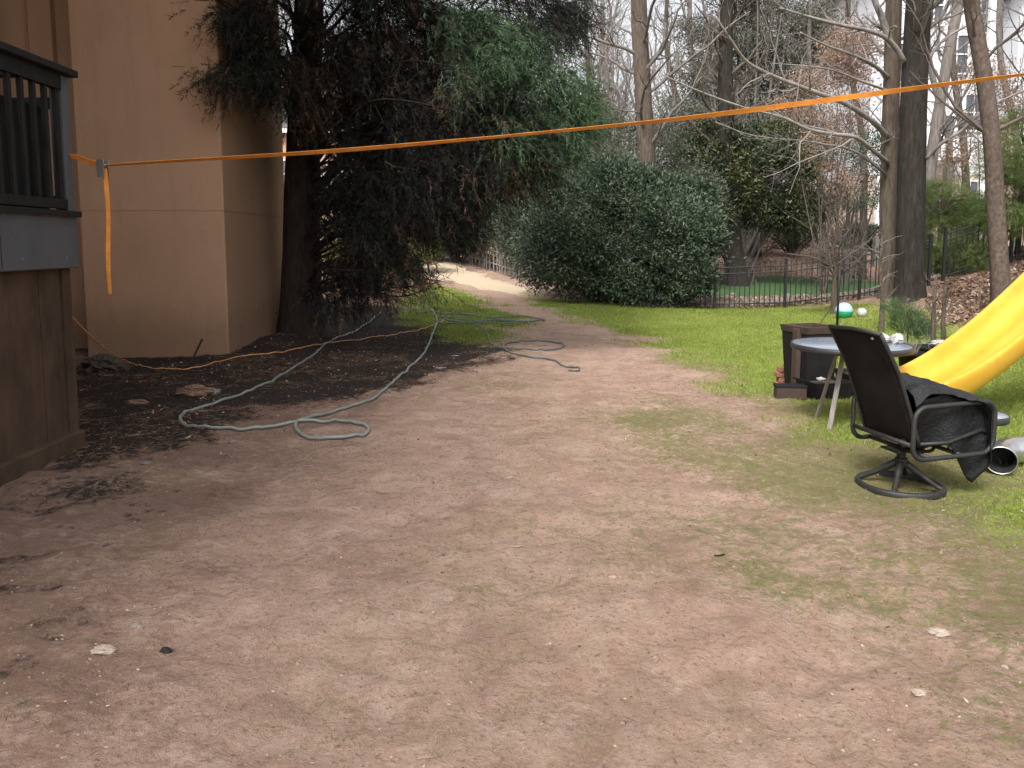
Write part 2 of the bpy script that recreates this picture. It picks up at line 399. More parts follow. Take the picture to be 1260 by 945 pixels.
gx = np.concatenate([[-600, -300, -150, -80, -50, -30, -20, -14, -11], axis([(-9, -6, .2), (-6, 7, .045), (7, 14, .12)]), [14, 15, 16, 18, 20, 23, 27, 32, 40, 52, 70, 100, 160, 300, 600]])
gy = np.concatenate([[-300, -100, -40, -15, -6, -2, 0], axis([(.6, 10, .045), (10, 25, .1), (25, 45, .4)]), [45, 48, 52, 57, 63, 72, 85, 110, 150, 220, 350, 600, 1200]])
GX, GY = np.meshgrid(gx, gy); x_, y_ = GX.ravel(), GY.ravel()
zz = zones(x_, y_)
bumps = (fbm(x_*1.2, y_*1.2, 5)-.5)*.07 + (fbm(x_*6, y_*6, 8)-.5)*.042 + (fbm(x_*14, y_*9, 18, 2)-.5)*.024
near = smooth(30, 14, y_)*(np.abs(x_) < 20)
gz = hgt(x_, y_) + bumps*near
nxg, nyg = len(gx), len(gy)
i_, j_ = np.meshgrid(np.arange(nxg-1), np.arange(nyg-1)); a_ = (j_*nxg+i_).ravel()
def hb(x, y):
    x = np.asarray(x, float); y = np.asarray(y, float)
    return hgt(x, y) + ((fbm(x*1.2, y*1.2, 5)-.5)*.07 + (fbm(x*6, y*6, 8)-.5)*.042+(fbm(x*14, y*9, 18, 2)-.5)*.024)*smooth(30, 14, y)
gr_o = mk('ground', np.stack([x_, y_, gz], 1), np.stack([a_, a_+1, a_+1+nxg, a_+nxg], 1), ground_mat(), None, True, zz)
tag(gr_o, kind='structure')

rng = np.random.default_rng(7)
def scatter(n, x0, x1, y0, y1): return rng.uniform(x0, x1, n), rng.uniform(y0, y1, n)
# turf blades
M['grass'] = leafmat('grass_blades', [(.11, .15, .03), (.20, .26, .05), (.29, .335, .075), (.40, .38, .16)], .7, .3, .2)
xs, ys = scatter(900000, -3.2, 9, 4.2, 24)
keepd = rng.random(len(xs)) < np.clip(1.2-ys/26, .25, 1)
xs, ys = xs[keepd], ys[keepd]
vis = np.abs(xs/ys) < .72; xs, ys = xs[vis], ys[vis]
zt = zones(xs, ys); k = (rng.random(len(xs)) < smooth(.28, .8, zt['turf'])*.95) & (zt['straw'] < .4); xs, ys = xs[k], ys[k]
n = len(xs); D = nrm(np.stack([rng.normal(0, .6, n), rng.normal(0, .6, n), np.ones(n)], 1))
V, Fc = needles(np.stack([xs, ys, hb(xs, ys)-.003], 1), D, rng.uniform(.015, .042, n)*(1+.02*ys), .004+.0005*ys, rng)
vv = np.clip(.45+.5*(fbm(xs*.8, ys*.8, 41)-.5)+rng.normal(0, .2, n), 0, 1)
tag(mk('grass', V, Fc, M['grass'], None, False, {'v': np.repeat(vv, 3)}), 'short bright green grass and moss growing over the back of the yard', 'grass', kind='stuff')
xs, ys = scatter(90000, -3, 8.5, 5, 20); vis = np.abs(xs/ys) < .72; xs, ys = xs[vis], ys[vis]
k = (rng.random(len(xs)) < smooth(.2, .55, zones(xs, ys)['turf'])) & (fbm(xs*2.4, ys*2.4, 404) > .56); xs, ys = xs[k], ys[k]; n = len(xs)
V, Fc = needles(np.stack([xs, ys, hb(xs, ys)-.003], 1), nrm(np.stack([rng.normal(0, .7, n), rng.normal(0, .7, n), np.ones(n)], 1)), rng.uniform(.03, .085, n), .005+.0004*ys, rng)
M['tuft'] = leafmat('grass_tuft', [(.10, .15, .03), (.2, .26, .05), (.36, .34, .13), (.48, .42, .26)], .7, .3, .2)
tag(mk('grass_tufts', V, Fc, M['tuft'], None, False, {'v': np.repeat(np.clip(rng.beta(1.4, 2.2, n), 0, 1), 3)}), 'taller tufts and dead straw standing in the short grass', 'grass', kind='stuff')
# sparse moss on the dirt
M['mossb'] = leafmat('moss_blades', [(.10, .11, .035), (.17, .19, .05), (.24, .29, .06), (.30, .30, .12)], .8, .2, .1)
xs, ys = scatter(420000, -3, 5.2, 1.9, 8.5); vis = np.abs(xs/ys) < .7; xs, ys = xs[vis], ys[vis]
mo = zones(xs, ys)['moss']; mn = fbm(xs*5, ys*5, 61); mn2 = fbm(xs*22, ys*22, 62, 2)
k = rng.random(len(xs)) < smooth(.55, .92, mo*.75+mn*.55+(mn2-.5)*.3)*.8
xs, ys = xs[k], ys[k]; n = len(xs)
D = nrm(np.stack([rng.normal(0, .9, n), rng.normal(0, .9, n), np.ones(n)], 1))
V, Fc = needles(np.stack([xs, ys, hb(xs, ys)-.002], 1), D, rng.uniform(.006, .02, n), .0035, rng)
tag(mk('moss', V, Fc, M['mossb'], None, False, {'v': np.repeat(rng.random(n)*(.6+.4*smooth(1, 4, xs)), 3)}), 'thin olive moss tufts scattered over the bare reddish dirt', 'moss', kind='stuff')
# dead leaves, needles and chips
M['litter'] = leafmat('leaf_litter', [(.05, .03, .02), (.14, .085, .06), (.26, .18, .13), (.5, .42, .34)], .85, .1, .2)
def litter(name, label, n, x0, x1, y0, y1, size, dens, vals, lift=.004, flat=.25, asp=.5):
    xs, ys = scatter(n, x0, x1, y0, y1); k = rng.random(n) < dens(xs, ys); xs, ys = xs[k], ys[k]; m = len(xs)
    D = np.stack([rng.normal(size=m), rng.normal(size=m), np.abs(rng.normal(0, flat, m))], 1)
    s = rng.uniform(size[0], size[1], m)
    V, Fc = leafquads(np.stack([xs, ys, hb(xs, ys)+lift*rng.random(m)], 1), D, s, s*asp*rng.uniform(.4, 1.2, m), rng, .15)
    return tag(mk(name, V, Fc, M['litter'], None, False, {'v': np.repeat(np.clip(vals(m), 0, 1), 4)}), label, 'litter', kind='stuff')
litter('leaf_litter', 'small dead leaves, needles and chips strewn on the bare dirt', 52000, -4, 5.5, 1.9, 15, (.004, .017),
       lambda x, y: .25+.5*smooth(1, 4, x)+.5*(x < -1.5), lambda m: rng.beta(1.1, 2.0, m), asp=.35)
litter('mulch', 'dark mulch and pine debris under the cedar tree', 60000, -5.6, .4, 5.6, 15, (.008, .032),
       lambda x, y: zones(x, y)['mulch'], lambda m: rng.beta(.6, 6, m)*.8, .010, .3, .4)
litter('fallen_leaves', 'tan fallen leaves among the stones beyond the metal fence', 16000, 3.3, 12, 18.2, 22, (.05, .11), lambda x, y: (y > 19.3-.27*(x-4))*.8, lambda m: rng.beta(3, 1.6, m), .1, .5, .6)
litter('fallen_leaves', 'brown fallen leaves covering the bank on the right', 60000, 6, 17, 9, 22, (.06, .13),
       lambda x, y: (zones(x, y)['leaf'] > .5)*1.0, lambda m: rng.beta(2.2, 2.2, m), .03, .4, .6)
# twigs
def twigs(n, x0, x1, y0, y1, L, r, mat, name, label):
    xs, ys = scatter(n, x0, x1, y0, y1); a = rng.uniform(0, np.pi*2, n); l = rng.uniform(L[0], L[1], n)
    P = []
    b = rng.normal(0, .05, n)*4*.3
    for t in np.linspace(-.5, .5, 5):
        X = xs+np.cos(a)*l*t-np.sin(a)*b*l*(t*t*4-.5); Y = ys+np.sin(a)*l*t+np.cos(a)*b*l*(t*t*4-.5)
        P.append(np.stack([X, Y, hb(X, Y)+r*1.2], 1))
    V, Fc = tubes_np(np.stack(P, 1), np.full((n, 5), r)*np.array([.6, 1, 1, .8, .4]), 4)
    return tag(mk(name, V, Fc, mat, None, True), label, 'twigs', kind='stuff')
litter('dead_leaves', 'curled tan and brown dead leaves on the dirt, mostly to the right', 3200, -3, 5.2, 2, 9, (.010, .034), lambda x, y: .12+.88*smooth(.8, 3.2, x), lambda m: rng.beta(2, 1.6, m), .008, .5, .45)
twigs(420, -3.4, 4.5, 2.0, 9, (.015, .06), .0012, M['brown_bark'], 'twigs', 'thin dry twigs scattered over the dirt')
M['straw_red'] = leafmat('pine_straw', [(.10, .055, .035), (.19, .11, .07), (.30, .19, .13), (.40, .30, .22)], .9, .1, .1)
xs, ys = scatter(30000, -5.6, .2, 5.4, 14); kk = (zones(xs, ys)['mulch'] > .25) & (fbm(xs*1.6, ys*2.2, 303) > .55); xs, ys = xs[kk], ys[kk]; n = len(xs)
V, Fc = needles(np.stack([xs, ys, hb(xs, ys)+.004+.016*rng.random(n)], 1), np.stack([rng.normal(size=n), rng.normal(size=n), rng.normal(0, .15, n)], 1), rng.uniform(.04, .13, n), .004, rng)
tag(mk('pine_straw', V, Fc, M['straw_red'], None, False, {'v': np.repeat(rng.beta(1.5, 2, n), 3)}), 'patches of reddish dead needles on the dark mulch', 'pine straw', kind='stuff')
litter('pale_chips', 'pale wood chips and curled leaves dotted over the dark mulch', 1500, -5.4, .2, 5.6, 14, (.015, .05), lambda x, y: zones(x, y)['mulch']*.8, lambda m: .45+.5*rng.random(m), .02, .5, .5)
twigs(130, -5.2, -2.6, 6.6, 10.5, (.1, .45), .0045, M['red_bark'], 'fallen_twigs', 'reddish broken twigs lying on the dark mulch')
# crumbs of soil
xs, ys = scatter(26000, -3.2, 4.5, 1.9, 8); vis = (np.abs(xs/ys) < .7) & (fbm(xs*3, ys*3, 88) > .44); xs, ys = xs[vis], ys[vis]; n = len(xs); r_c = .0015+.0045*rng.random(n)**3
o8 = np.array([[1, 0, 0], [0, 1, 0], [-1, 0, 0], [0, -1, 0], [0, 0, 1], [0, 0, -1]], float)
V = (o8[None]+rng.normal(0, .25, (n, 6, 3)))*r_c[:, None, None]*np.array([1.3, 1, .8])+np.stack([xs, ys, hb(xs, ys)+r_c*.3], 1)[:, None]
Fc = (np.array([[0, 1, 4], [1, 2, 4], [2, 3, 4], [3, 0, 4], [1, 0, 5], [2, 1, 5], [3, 2, 5], [0, 3, 5]])[None]+np.arange(n)[:, None, None]*6).reshape(-1, 3)
M['crumb'] = leafmat('soil_crumb', [(.12, .08, .06), (.25, .17, .135), (.38, .29, .24)], .95, 0, .1)
tag(mk('soil_crumbs', V.reshape(-1, 3), Fc, M['crumb'], None, False, {'v': np.repeat(rng.random(n), 6)}), 'small crumbs of dry soil on the bare dirt', 'soil', kind='stuff')
# bed of stones just outside the metal fence
M['stone'] = simple('stone', (.07, .06, .055), (.2, .18, .16), 3, .9, bump=.5, bsc=30, bd=.01, c3=(.36, .33, .3))
def rockmesh(mb, c, r, seed, sq=(1, 1, .6)):
    g = np.random.default_rng(seed); nu, nv = 8, 5; V = []
    for j in range(nv+1):
        for i in range(nu):
            th = math.pi*j/nv; ph = 2*math.pi*i/nu
            V.append([math.sin(th)*math.cos(ph), math.sin(th)*math.sin(ph), math.cos(th)])
    V = np.array(V); f = 1+.28*(vnoise(V[:, 0]*1.7+seed*3.1+9, V[:, 1]*1.7+V[:, 2]*2.1+50, seed)-.5)*2
    V = V*f[:, None]*np.array(sq)*r; a = g.uniform(0, 6.28); V = V @ np.array([[math.cos(a), math.sin(a), 0], [-math.sin(a), math.cos(a), 0], [0, 0, 1]])
    F_ = [[j*nu+i, (j+1)*nu+i, (j+1)*nu+(i+1) % nu, j*nu+(i+1) % nu] for j in range(nv) for i in range(nu)]
    mb.add(V+np.array(c), F_)
rb = MB()
for i in range(2400):
    x = rng.uniform(3.6, 11.2); y = 19.3+abs(rng.normal(0, 1.5))-.2*(x-6); r = rng.uniform(.04, .13)
    if y < 19.25-.27*(x-4): continue
    rockmesh(rb, (x, y, float(hgt(x, y))+r*.2), r, i)
tag(rb.build('stone_bed', M['stone'], None, True), 'bed of grey and tan stones just behind the black metal fence', 'stones', kind='stuff')

# ------------------------------------------------------------------ stucco building on the left
bl = thing('stucco_building', 'tan brown stucco house with projecting corner block at the left of the yard', 'building', (-5, 11, 0))
XL, XR, YF, YB = -6.05, -4.03, 10.9, 13.85
MB().bb(XL, XR, YF, YB, -.3, 9.5).build('corner_block', M['stucco'], bl, bevel=.02)
MB().bb(-9.5, XL-.003, 11.7, YB-.02, -.3, 9.5).build('recessed_wall', M['stucco'], bl)
MB().bb(-7.02, -6.68, 11.58, 11.695, 1.2, 9.4).build('pilaster', M['stucco'], bl, bevel=.01)
MB().bb(-15, -7.45, -4, 11.5, -.3, 9.5).build('side_wall', M['stucco'], bl)
gv = MB(); gv.bb(XL-.002, XR+.002, YF-.004, YF+.02, 2.06, 2.067); gv.bb(XR-.02, XR+.004, YF, YB, 2.06, 2.067)
gv.build('joint', M['stucco_groove'], bl)
for y in (2.5, 8.6):
    wn = MB().bb(-7.449, -7.40, y, y+2.2, 3.0, 5.3).build('window', M['deck_black'], bl)
    MB().bb(-7.41, -7.385, y+.08, y+2.12, 3.08, 5.22).build('pane', M['darkvoid'], wn)
MB().bb(-15.5, -3.7, -4.5, 14.3, 9.5, 9.7).build('roof', M['deck_black'], bl)

# ------------------------------------------------------------------ deck
dk = thing('wooden_deck', 'raised deck with black railing, grey fascia and brown plywood skirt at the left edge', 'deck', (-3.5, 4, 0))
DX, DY0, DY1 = -3.31, 1.2, 5.93
MB().bb(DX-.05, DX, DY0, DY1, 1.42, 1.80).build('fascia', M['fascia'], dk, bevel=.006)
MB().bb(-7.3, DX-.052, DY1-.05, DY1-.002, 1.42, 1.798).build('end_fascia', M['fascia'], dk)
fl = MB()
for i in range(26): fl.bb(-7.3+i*.15, -7.3+i*.15+.142, DY0, DY1-.052, 1.75, 1.795)
fl.build('floor', M['deck_black'], dk)
MB().bb(-7.3, DX-.06, DY0, DY1-.06, 1.50, 1.747).build('joists', M['deck_black'], dk)
# long side railing
MB().bb(DX-.13, DX+.05, DY0, DY1+.04, 2.84, 2.89).build('top_rail', M['deck_black'], dk, bevel=.006)
MB().bb(DX-.06, DX-.005, DY0, DY1-.1, 2.73, 2.837).build('upper_rail', M['deck_black'], dk)
MB().bb(DX-.06, DX-.005, DY0, DY1-.1, 1.86, 1.93).build('lower_rail', M['deck_black'], dk)
MB().bb(DX-.01, DX+.035, DY0, DY1+.01, 1.802, 1.845).build('edge_board', M['deck_black'], dk, bevel=.005)
for y in (1.3, 3.6): MB().bb(DX-.1, DX-.008, y, y+.09, 1.81, 2.835).build('railing_post', M['deck_black'], dk)
MB().bb(DX-.1, DX-.006, DY1-.1, DY1-.008, 1.81, 2.835).build('railing_post', M['fascia'], dk, bevel=.005)
b = MB()
for i in range(34):
    y = DY0+.12+i*.135
    if y < DY1-.13: b.bb(DX-.052, DX-.018, y, y+.034, 1.93, 2.73)
b.build('baluster_row', M['deck_black'], dk, bevel=.003)
# end railing (towards the yard) with its own balusters
MB().bb(-7.3, DX-.135, DY1-.09, DY1+.03, 2.84, 2.888).build('top_rail', M['deck_black'], dk)
MB().bb(-7.3, DX-.105, DY1-.06, DY1-.02, 2.60, 2.68).build('upper_rail', M['deck_black'], dk)
MB().bb(-7.3, DX-.105, DY1-.06, DY1-.02, 1.90, 1.96).build('lower_rail', M['deck_black'], dk)
b = MB()
for i in range(28): b.bb(-7.2+i*.135, -7.2+i*.135+.032, DY1-.055, DY1-.025, 1.96, 2.60)
b.build('baluster_row', M['deck_black'], dk, bevel=.003)
# screen behind the railing (lattice of boards seen as a dark mass)
b = MB()
for i in range(30): b.bb(DX-.24, DX-.21, 1.3+i*.155, 1.3+i*.155+.15, 1.86, 2.62)
b.bb(-7.3, DX-.25, DY1-.16, DY1-.13, 1.86, 2.62); b.build('privacy_screen', M['deck_black'], dk)
# skirt
sk = MB(); y = DY0
while y < DY1-.35:
    y2 = min(y+.62, DY1-.12); sk.bb(DX-.12, DX-.09, y, y2-.008, .13, 1.418); y = y2
sk.build('skirt_panel', M['brownwood'], dk)
MB().bb(DX-.13, DX-.07, DY1-.118, DY1-.01, .0, 1.417).build('corner_post', M['brownwood'], dk, bevel=.006)
MB().bb(DX-.10, DX-.03, DY0, DY1-.0, -.05, .155).build('base_board', M['brownwood'], dk, bevel=.01)
MB().bb(-7.3, DX-.135, DY1-.05, DY1-.02, .0, 1.417).build('end_panel', M['brownwood'], dk)

# ------------------------------------------------------------------ play tower and slide
def yellowmat():
    t = NT('yellow_plastic'); c = t.ramp(t.noise(3, 5, .6), [(.3, (.53, .29, .022)), (.7, (.61, .36, .04))])
    c = t.mix(t.ramp(t.noise(9, 10, .8, dist=1), [(.52, (0, 0, 0)), (.78, (.6, .6, .6))]), c, (.33, .2, .06))
    c = t.mix(t.ramp(t.noise(70, 4, .7), [(.66, (0, 0, 0)), (.74, (.6, .6, .6))]), c, (.22, .14, .06))
    r = t.ramp(t.noise(14, 8, .7), [(.3, (.28, .28, .28)), (.7, (.5, .5, .5))]); t.bump(t.noise(120, 3), .08, .002)
    return t.set(c, r, 0, .5)
M['yellow'] = yellowmat()
t_ = M['yellow'].node_tree
M['tower'] = simple('tower_wood', (.22, .14, .08), (.36, .25, .15), 4, .8, bump=.3, stretch=(6, 6, 1))
hd = nrm(np.array([.93, .37])); wd = np.array([hd[1], -hd[0]])
C0 = np.array([3.48, 6.62]); SL = 3.75
tw = thing('play_tower', 'wooden play tower at the top of the yellow slide', 'play tower', (*(C0+hd*(SL+.6)), 1.0))
tc = C0+hd*(SL+.62)
for a in (-.55, .55):
    for b_ in (-.55, .55):
        p = tc+hd*a+wd*b_; MB().box((p[0], p[1], float(hgt(*p))+1.7), (.1, .1, 4.4), math.atan2(hd[1], hd[0])).build('post', M['tower'], tw, bevel=.008)
MB().box((tc[0], tc[1], 2.2), (1.22, 1.22, .06), math.atan2(hd[1], hd[0])).build('platform', M['tower'], tw, bevel=.006)
sl = thing('slide', 'yellow plastic playground slide curving down from the right edge', 'slide', (*C0, 0))
def slz(t): return np.interp(t, [0, .31, .62, .96, 1.4, 1.77, 2.6, SL], [.25, .33, .46, .63, .90, 1.16, 1.66, 2.2])
prof = [(-.255, -.06), (-.30, .02), (-.316, .15), (-.308, .185), (-.288, .197), (-.268, .19), (-.252, .16), (-.225, .07), (-.17, .012), (-.10, .002), (-.03, .018), (.0, .024), (.03, .018), (.10, .002), (.17, .012), (.225, .07), (.252, .16), (.268, .19), (.288, .197), (.308, .185), (.316, .15), (.30, .02), (.255, -.06)]
ts = np.linspace(-.16, SL, 60); V = []
zs = slz(np.clip(ts, 0, None)); zs = np.convolve(np.pad(zs, 3, 'edge'), np.ones(7)/7, 'valid')
zs[ts > SL-.4] = slz(ts[ts > SL-.4])
for t, z in zip(ts, zs):
    k = smooth(-.16, .05, t); c = C0+hd*t
    for s_, h in prof:
        sc = .82+.18*k; hh = h if h < 0 else h*(.25+.75*k)
        V.append([c[0]+wd[0]*s_*sc, c[1]+wd[1]*s_*sc, z-.05*(1-k)+hh])
NP = len(prof); F_ = [[i*NP+j, i*NP+j+1, (i+1)*NP+j+1, (i+1)*NP+j] for i in range(len(ts)-1) for j in range(NP-1)]
o = mk('chute', V, np.array(F_), M['yellow'], sl, True)
m = o.modifiers.new('s', 'SOLIDIFY'); m.thickness = .012; m = o.modifiers.new('u', 'SUBSURF'); m.levels = 1; m.render_levels = 2
for t in (.5, 1.9):
    c = C0+hd*t; z0 = float(hgt(c[0], c[1])); MB().box((c[0], c[1], (z0+slz(t)-.02)/2), (.07, .36, slz(t)-.02-z0+.04), math.atan2(hd[1], hd[0])).build('support', M['yellow'], sl, bevel=.01)

b = MB()
for i in range(9):
    for z in (1.50, 1.72): b.tube([(DX-.002, 1.6+i*.52, z), (DX+.003, 1.6+i*.52, z)], .007, 8)
tag(b.build('screw_heads', M['steel'], dk), kind='stuff')
MB().bb(DX-.004, DX+.0015, 5.02, 5.026, 1.43, 1.79).build('board_joint', M['deck_black'], dk)
# ------------------------------------------------------------------ ratchet strap
st = thing('ratchet_strap', 'orange webbing strap stretched high across the yard from the deck corner', 'strap', at(128, 203, 5.98))
anchor = at(93, 193, 5.9); buck = at(128, 204, 5.98)
pp = [(130, 203.5, 5.99), (200, 199, 6.05), (300, 193, 6.15), (420, 185, 6.25), (600, 169.5, 6.4), (800, 150, 6.6), (900, 138.5, 6.7), (1000, 125.5, 6.8), (1100, 112, 6.92), (1200, 99, 7.03), (1260, 91.5, 7.1), (1330, 83, 7.25)]
P = [at(*q) for q in pp]; pe = tc-hd*.58+wd*-.55; P.append(np.array([pe[0], pe[1], P[-1][2]+.18]))
P = catmull(P, 10); n = len(P)
Tn = nrm(np.gradient(P, axis=0)); sd_ = nrm(np.cross(Tn, [0, 0, 1.])); up_ = np.cross(sd_, Tn)
fr = np.linspace(0, 1, n); pxv = 630+FP*P[:, 0]/P[:, 1]
ang = np.interp(pxv, [128, 250, 420, 520, 620, 800, 950, 1050, 1120, 1260, 1400], [.2, .35, .6, .5, .32, .5, 1.15, 1.3, .8, .35, .4])
Wv = sd_*np.cos(ang)[:, None]+up_*np.sin(ang)[:, None]; hw = .023
Nv = np.cross(Wv, Tn)
def ribbon(P, Wv, Nv, hw, th=.0013):
    V = []
    for p, w_, n_ in zip(P, Wv, Nv):
        for a, b_ in ((-hw, -th), (hw, -th), (hw, th), (-hw, th)): V.append(p+w_*a+n_*b_)
    F_ = [[i*4+j, i*4+(j+1) % 4, i*4+4+(j+1) % 4, i*4+4+j] for i in range(len(P)-1) for j in range(4)]
    F_ += [[3, 2, 1, 0], [len(P)*4-4, len(P)*4-3, len(P)*4-2, len(P)*4-1]]
    return V, np.array(F_)
V, F_ = ribbon(P, Wv, Nv, hw); mk('webbing', V, F_, M['strap'], st)
P = catmull([anchor+np.array([-.06, 0, .004]), anchor, (anchor+buck)/2+np.array([0, 0, -.004]), buck+np.array([-.02, 0, .01])], 6)
Tn = nrm(np.gradient(P, axis=0)); up_ = np.cross(nrm(np.cross(Tn, [0, 0, 1.])), Tn); sdv = nrm(np.cross(Tn, [0, 0, 1.]))
V, F_ = ribbon(P, up_*.75+sdv*.66, np.cross(up_*.75+sdv*.66, Tn), .022); mk('anchor_webbing', V, F_, M['strap'], st)
P = catmull([buck+np.array([.012, -.01, -.02]), at(131, 230, 5.97), at(133.5, 270, 5.97), at(133, 320, 5.97), at(135.5, 362, 5.97)], 8)
a2 = np.interp(np.arange(len(P)), [0, 8, 14, 22, 32], [.4, 1.0, .65, .95, .2]); Wv = np.stack([np.cos(a2*.9-.9+.3), np.sin(a2*.9-.9+.3), np.zeros(len(P))], 1)
Tn = nrm(np.gradient(P, axis=0)); V, F_ = ribbon(P, Wv, np.cross(Wv, Tn), .016); mk('loose_tail', V, F_, M['strap'], st)
bk = MB()
for s_ in (-.028, .028): bk.box(buck+np.array([-.01+s_*.2, s_, -.02]), (.055, .004, .13)); 
bk.tube([buck+np.array([-.03, -.03, .02]), buck+np.array([-.03, .03, .02])], .007); bk.tube([buck+np.array([.012, -.032, -.0]), buck+np.array([.012, .032, -.0])], .01)
bk.tube([buck+np.array([-.01, -.032, -.085]), buck+np.array([-.01, .032, -.085])], .008)
bk.box(buck+np.array([-.012, 0, -.055]), (.012, .04, .05)); bk.build('ratchet_buckle', M['steel'], st, bevel=.001)

# ------------------------------------------------------------------ hoses and cord on the ground
def lay(name, label, cat, px, r, mat, lift=0, group=None, extra=None, sm=10):
    P = [G(a, b_) for a, b_ in px]; P = catmull(P, sm)
    P[:, 2] = hb(P[:, 0], P[:, 1])+r*1.0+lift
    if extra: P = extra(P)
    root = P[0]; o = MB().tube(P, r, 8).build(name, mat, None, True, origin=root)
    return tag(o, label, cat, group)
lay('extension_cord', 'thin orange extension cord along the foot of the house wall and onto the grass', 'cord',
    [(150, 443), (172, 450), (200, 454), (235, 453), (262, 448), (300, 440), (345, 435), (385, 426), (420, 420), (460, 415), (500, 409), (532, 401), (548, 393), (556, 385), (566, 378), (566, 372), (554, 365), (545, 358), (535, 350), (527, 346)], .0075, M['cord'], .006,
    extra=lambda P: np.vstack([catmull([at(78, 377, 6.1), at(100, 402, 6.9), at(128, 428, 8.3), P[0]], 8)[:-1], P]))
def wig(a): return a
lay('garden_hose', 'long grey-green garden hose looping from the grass down to a small coil on the dirt', 'hose',
    [(519, 371), (527, 378), (535, 386), (538, 396), (533, 410), (528, 424), (518, 440), (500, 457), (480, 475), (462, 489), (430, 500), (405, 509), (382, 518), (366, 524), (365, 532), (378, 540), (404, 543), (432, 541), (450, 536), (453, 530), (440, 526), (410, 523), (375, 523), (340, 526), (300, 529), (262, 529), (234, 526), (222, 519), (232, 510), (262, 500), (300, 486), (330, 473), (355, 458), (375, 446), (390, 434), (402, 424), (425, 412), (450, 400), (468, 386)], .0155, M['hose'], .004, group='garden hoses')
lay('garden_hose', 'dark green garden hose bunched in long flat loops on the grass patch', 'hose',
    [(508, 380), (516, 386), (530, 384), (560, 388), (600, 391), (640, 390), (664, 393), (668, 396), (640, 397), (600, 396), (575, 399), (552, 395), (545, 389), (565, 386), (596, 391), (622, 395), (650, 397), (610, 399), (570, 400), (545, 400), (538, 393), (560, 393), (590, 398), (620, 399)], .0145, M['hose_dark'], .012, group='garden hoses')
lay('garden_hose', 'thin dark hose trailing from the grass to a flat ring and hooked end', 'hose',
    [(548, 393), (570, 398), (592, 404), (600, 411), (602, 420), (608, 427), (625, 430), (660, 431), (688, 429), (694, 425), (680, 421), (650, 421), (628, 423), (620, 429), (632, 437), (652, 442), (676, 444), (692, 450), (706, 452), (713, 455), (708, 458), (700, 457)], .0125, M['hose_dark'], .003, group='garden hoses')

# ------------------------------------------------------------------ patio chair
M['chair_frame'] = simple('black_aluminium', (.010, .010, .010), (.024, .023, .022), 25, .6, bump=.3, bsc=80, bd=.002)
def slingmat():
    t = NT('black_sling_mesh'); w1 = t.n('ShaderNodeTexWave'); w1.inputs['Scale'].default_value = 60; w1.bands_direction = 'X'; t.l(t.tc.outputs['Object'], w1.inputs[0])
    w2 = t.n('ShaderNodeTexWave'); w2.inputs['Scale'].default_value = 60; w2.bands_direction = 'Z'; t.l(t.tc.outputs['Object'], w2.inputs[0])
    t.bump(t.math('ADD', w1.outputs['Fac'], w2.outputs['Fac']), .4, .002)
    return t.set(t.ramp(t.noise(6, 5), [(.3, (.008, .0075, .0075)), (.7, (.017, .016, .016))]), .85, 0, .2)
M['sling'] = slingmat()
cc = G(1107, 600); TH = R(12); RZ = np.array([[math.cos(TH), -math.sin(TH), 0], [math.sin(TH), math.cos(TH), 0], [0, 0, 1]])
ch = thing('patio_chair', 'black swivel patio chair with mesh sling back and round base, left of the slide', 'chair', cc)
def cb(mb, name, mat, **k): return mb.xf(RZ, cc).build(name, mat, ch, **k)
a = np.arange(40)/40*2*np.pi
ring = MB(); pts = np.stack([.275*np.cos(a), .275*np.sin(a), np.full(40, .022)], 1)
for rr in ((.275, .0), ): ring.lathe([(.235, .002), (.27, .002), (.273, .03), (.265, .042), (.242, .042), (.235, .03), (.235, .002)], (0, 0, 0), 48)
cb(ring, 'base_ring', M['chair_frame'], smooth_=True, bevel=.002)
sp = MB()
for k in range(4):
    an = k*math.pi/2+.75
    q = catmull([(.25*math.cos(an), .25*math.sin(an), .03), (.2*math.cos(an), .2*math.sin(an), .055), (.1*math.cos(an), .1*math.sin(an), .12), (.03*math.cos(an), .03*math.sin(an), .17)], 5); sp.tube(q, [.015]*5+[.017]*5+[.024]*(len(q)-10), 8)
cb(sp, 'base_spokes', M['chair_frame'], smooth_=True)
hb_ = MB(); hb_.lathe([(0, .15), (.04, .15), (.04, .2), (.028, .21), (.028, .245), (0, .245)], (0, 0, 0), 20); hb_.box((0, 0, .262), (.2, .16, .012)); hb_.box((.04, 0, .285), (.1, .06, .03))
hb_.tube(catmull([(.1, -.06, .27), (.16, -.06, .31), (.2, -.06, .29), (.17, -.06, .255), (.1, -.06, .255)], 5), .011, 8); hb_.tube(catmull([(.1, .06, .27), (.16, .06, .31), (.2, .06, .29), (.17, .06, .255), (.1, .06, .255)], 5), .011, 8)
hb_.tube([(-.1, -.13, .34), (.1, -.13, .34)], .03, 10)
cb(hb_, 'swivel_hub', M['chair_frame'], smooth_=False, bevel=.003)
def rrect(x0, x1, z0, z1, r, y, skew=0, n=5):
    pts = []
    for cx, cz, a0 in ((x1-r, z1-r, 0), (x0+r, z1-r, 90), (x0+r, z0+r, 180), (x1-r, z0+r, 270)):
        for k in range(n+1):
            a = R(a0+90*k/n); X = cx+r*math.cos(a); Z = cz+r*math.sin(a); pts.append((X+skew*(Z-z0), y, Z+.04*(X-x0)))
    return np.array(pts)
for s_ in (-.29, .29):
    cb(MB().tube(rrect(-.16, .42, .27, .60, .085, s_, .0), .0155, 10, True), 'arm_loop', M['chair_frame'], smooth_=True)
cr = MB()
cr.tube([(-.155, -.29, .36), (-.155, .29, .36)], .016, 8); cr.tube([(.2, -.29, .285), (.2, .29, .285)], .014, 8); cr.tube([(-.02, -.29, .275), (-.02, .29, .275)], .016, 8)
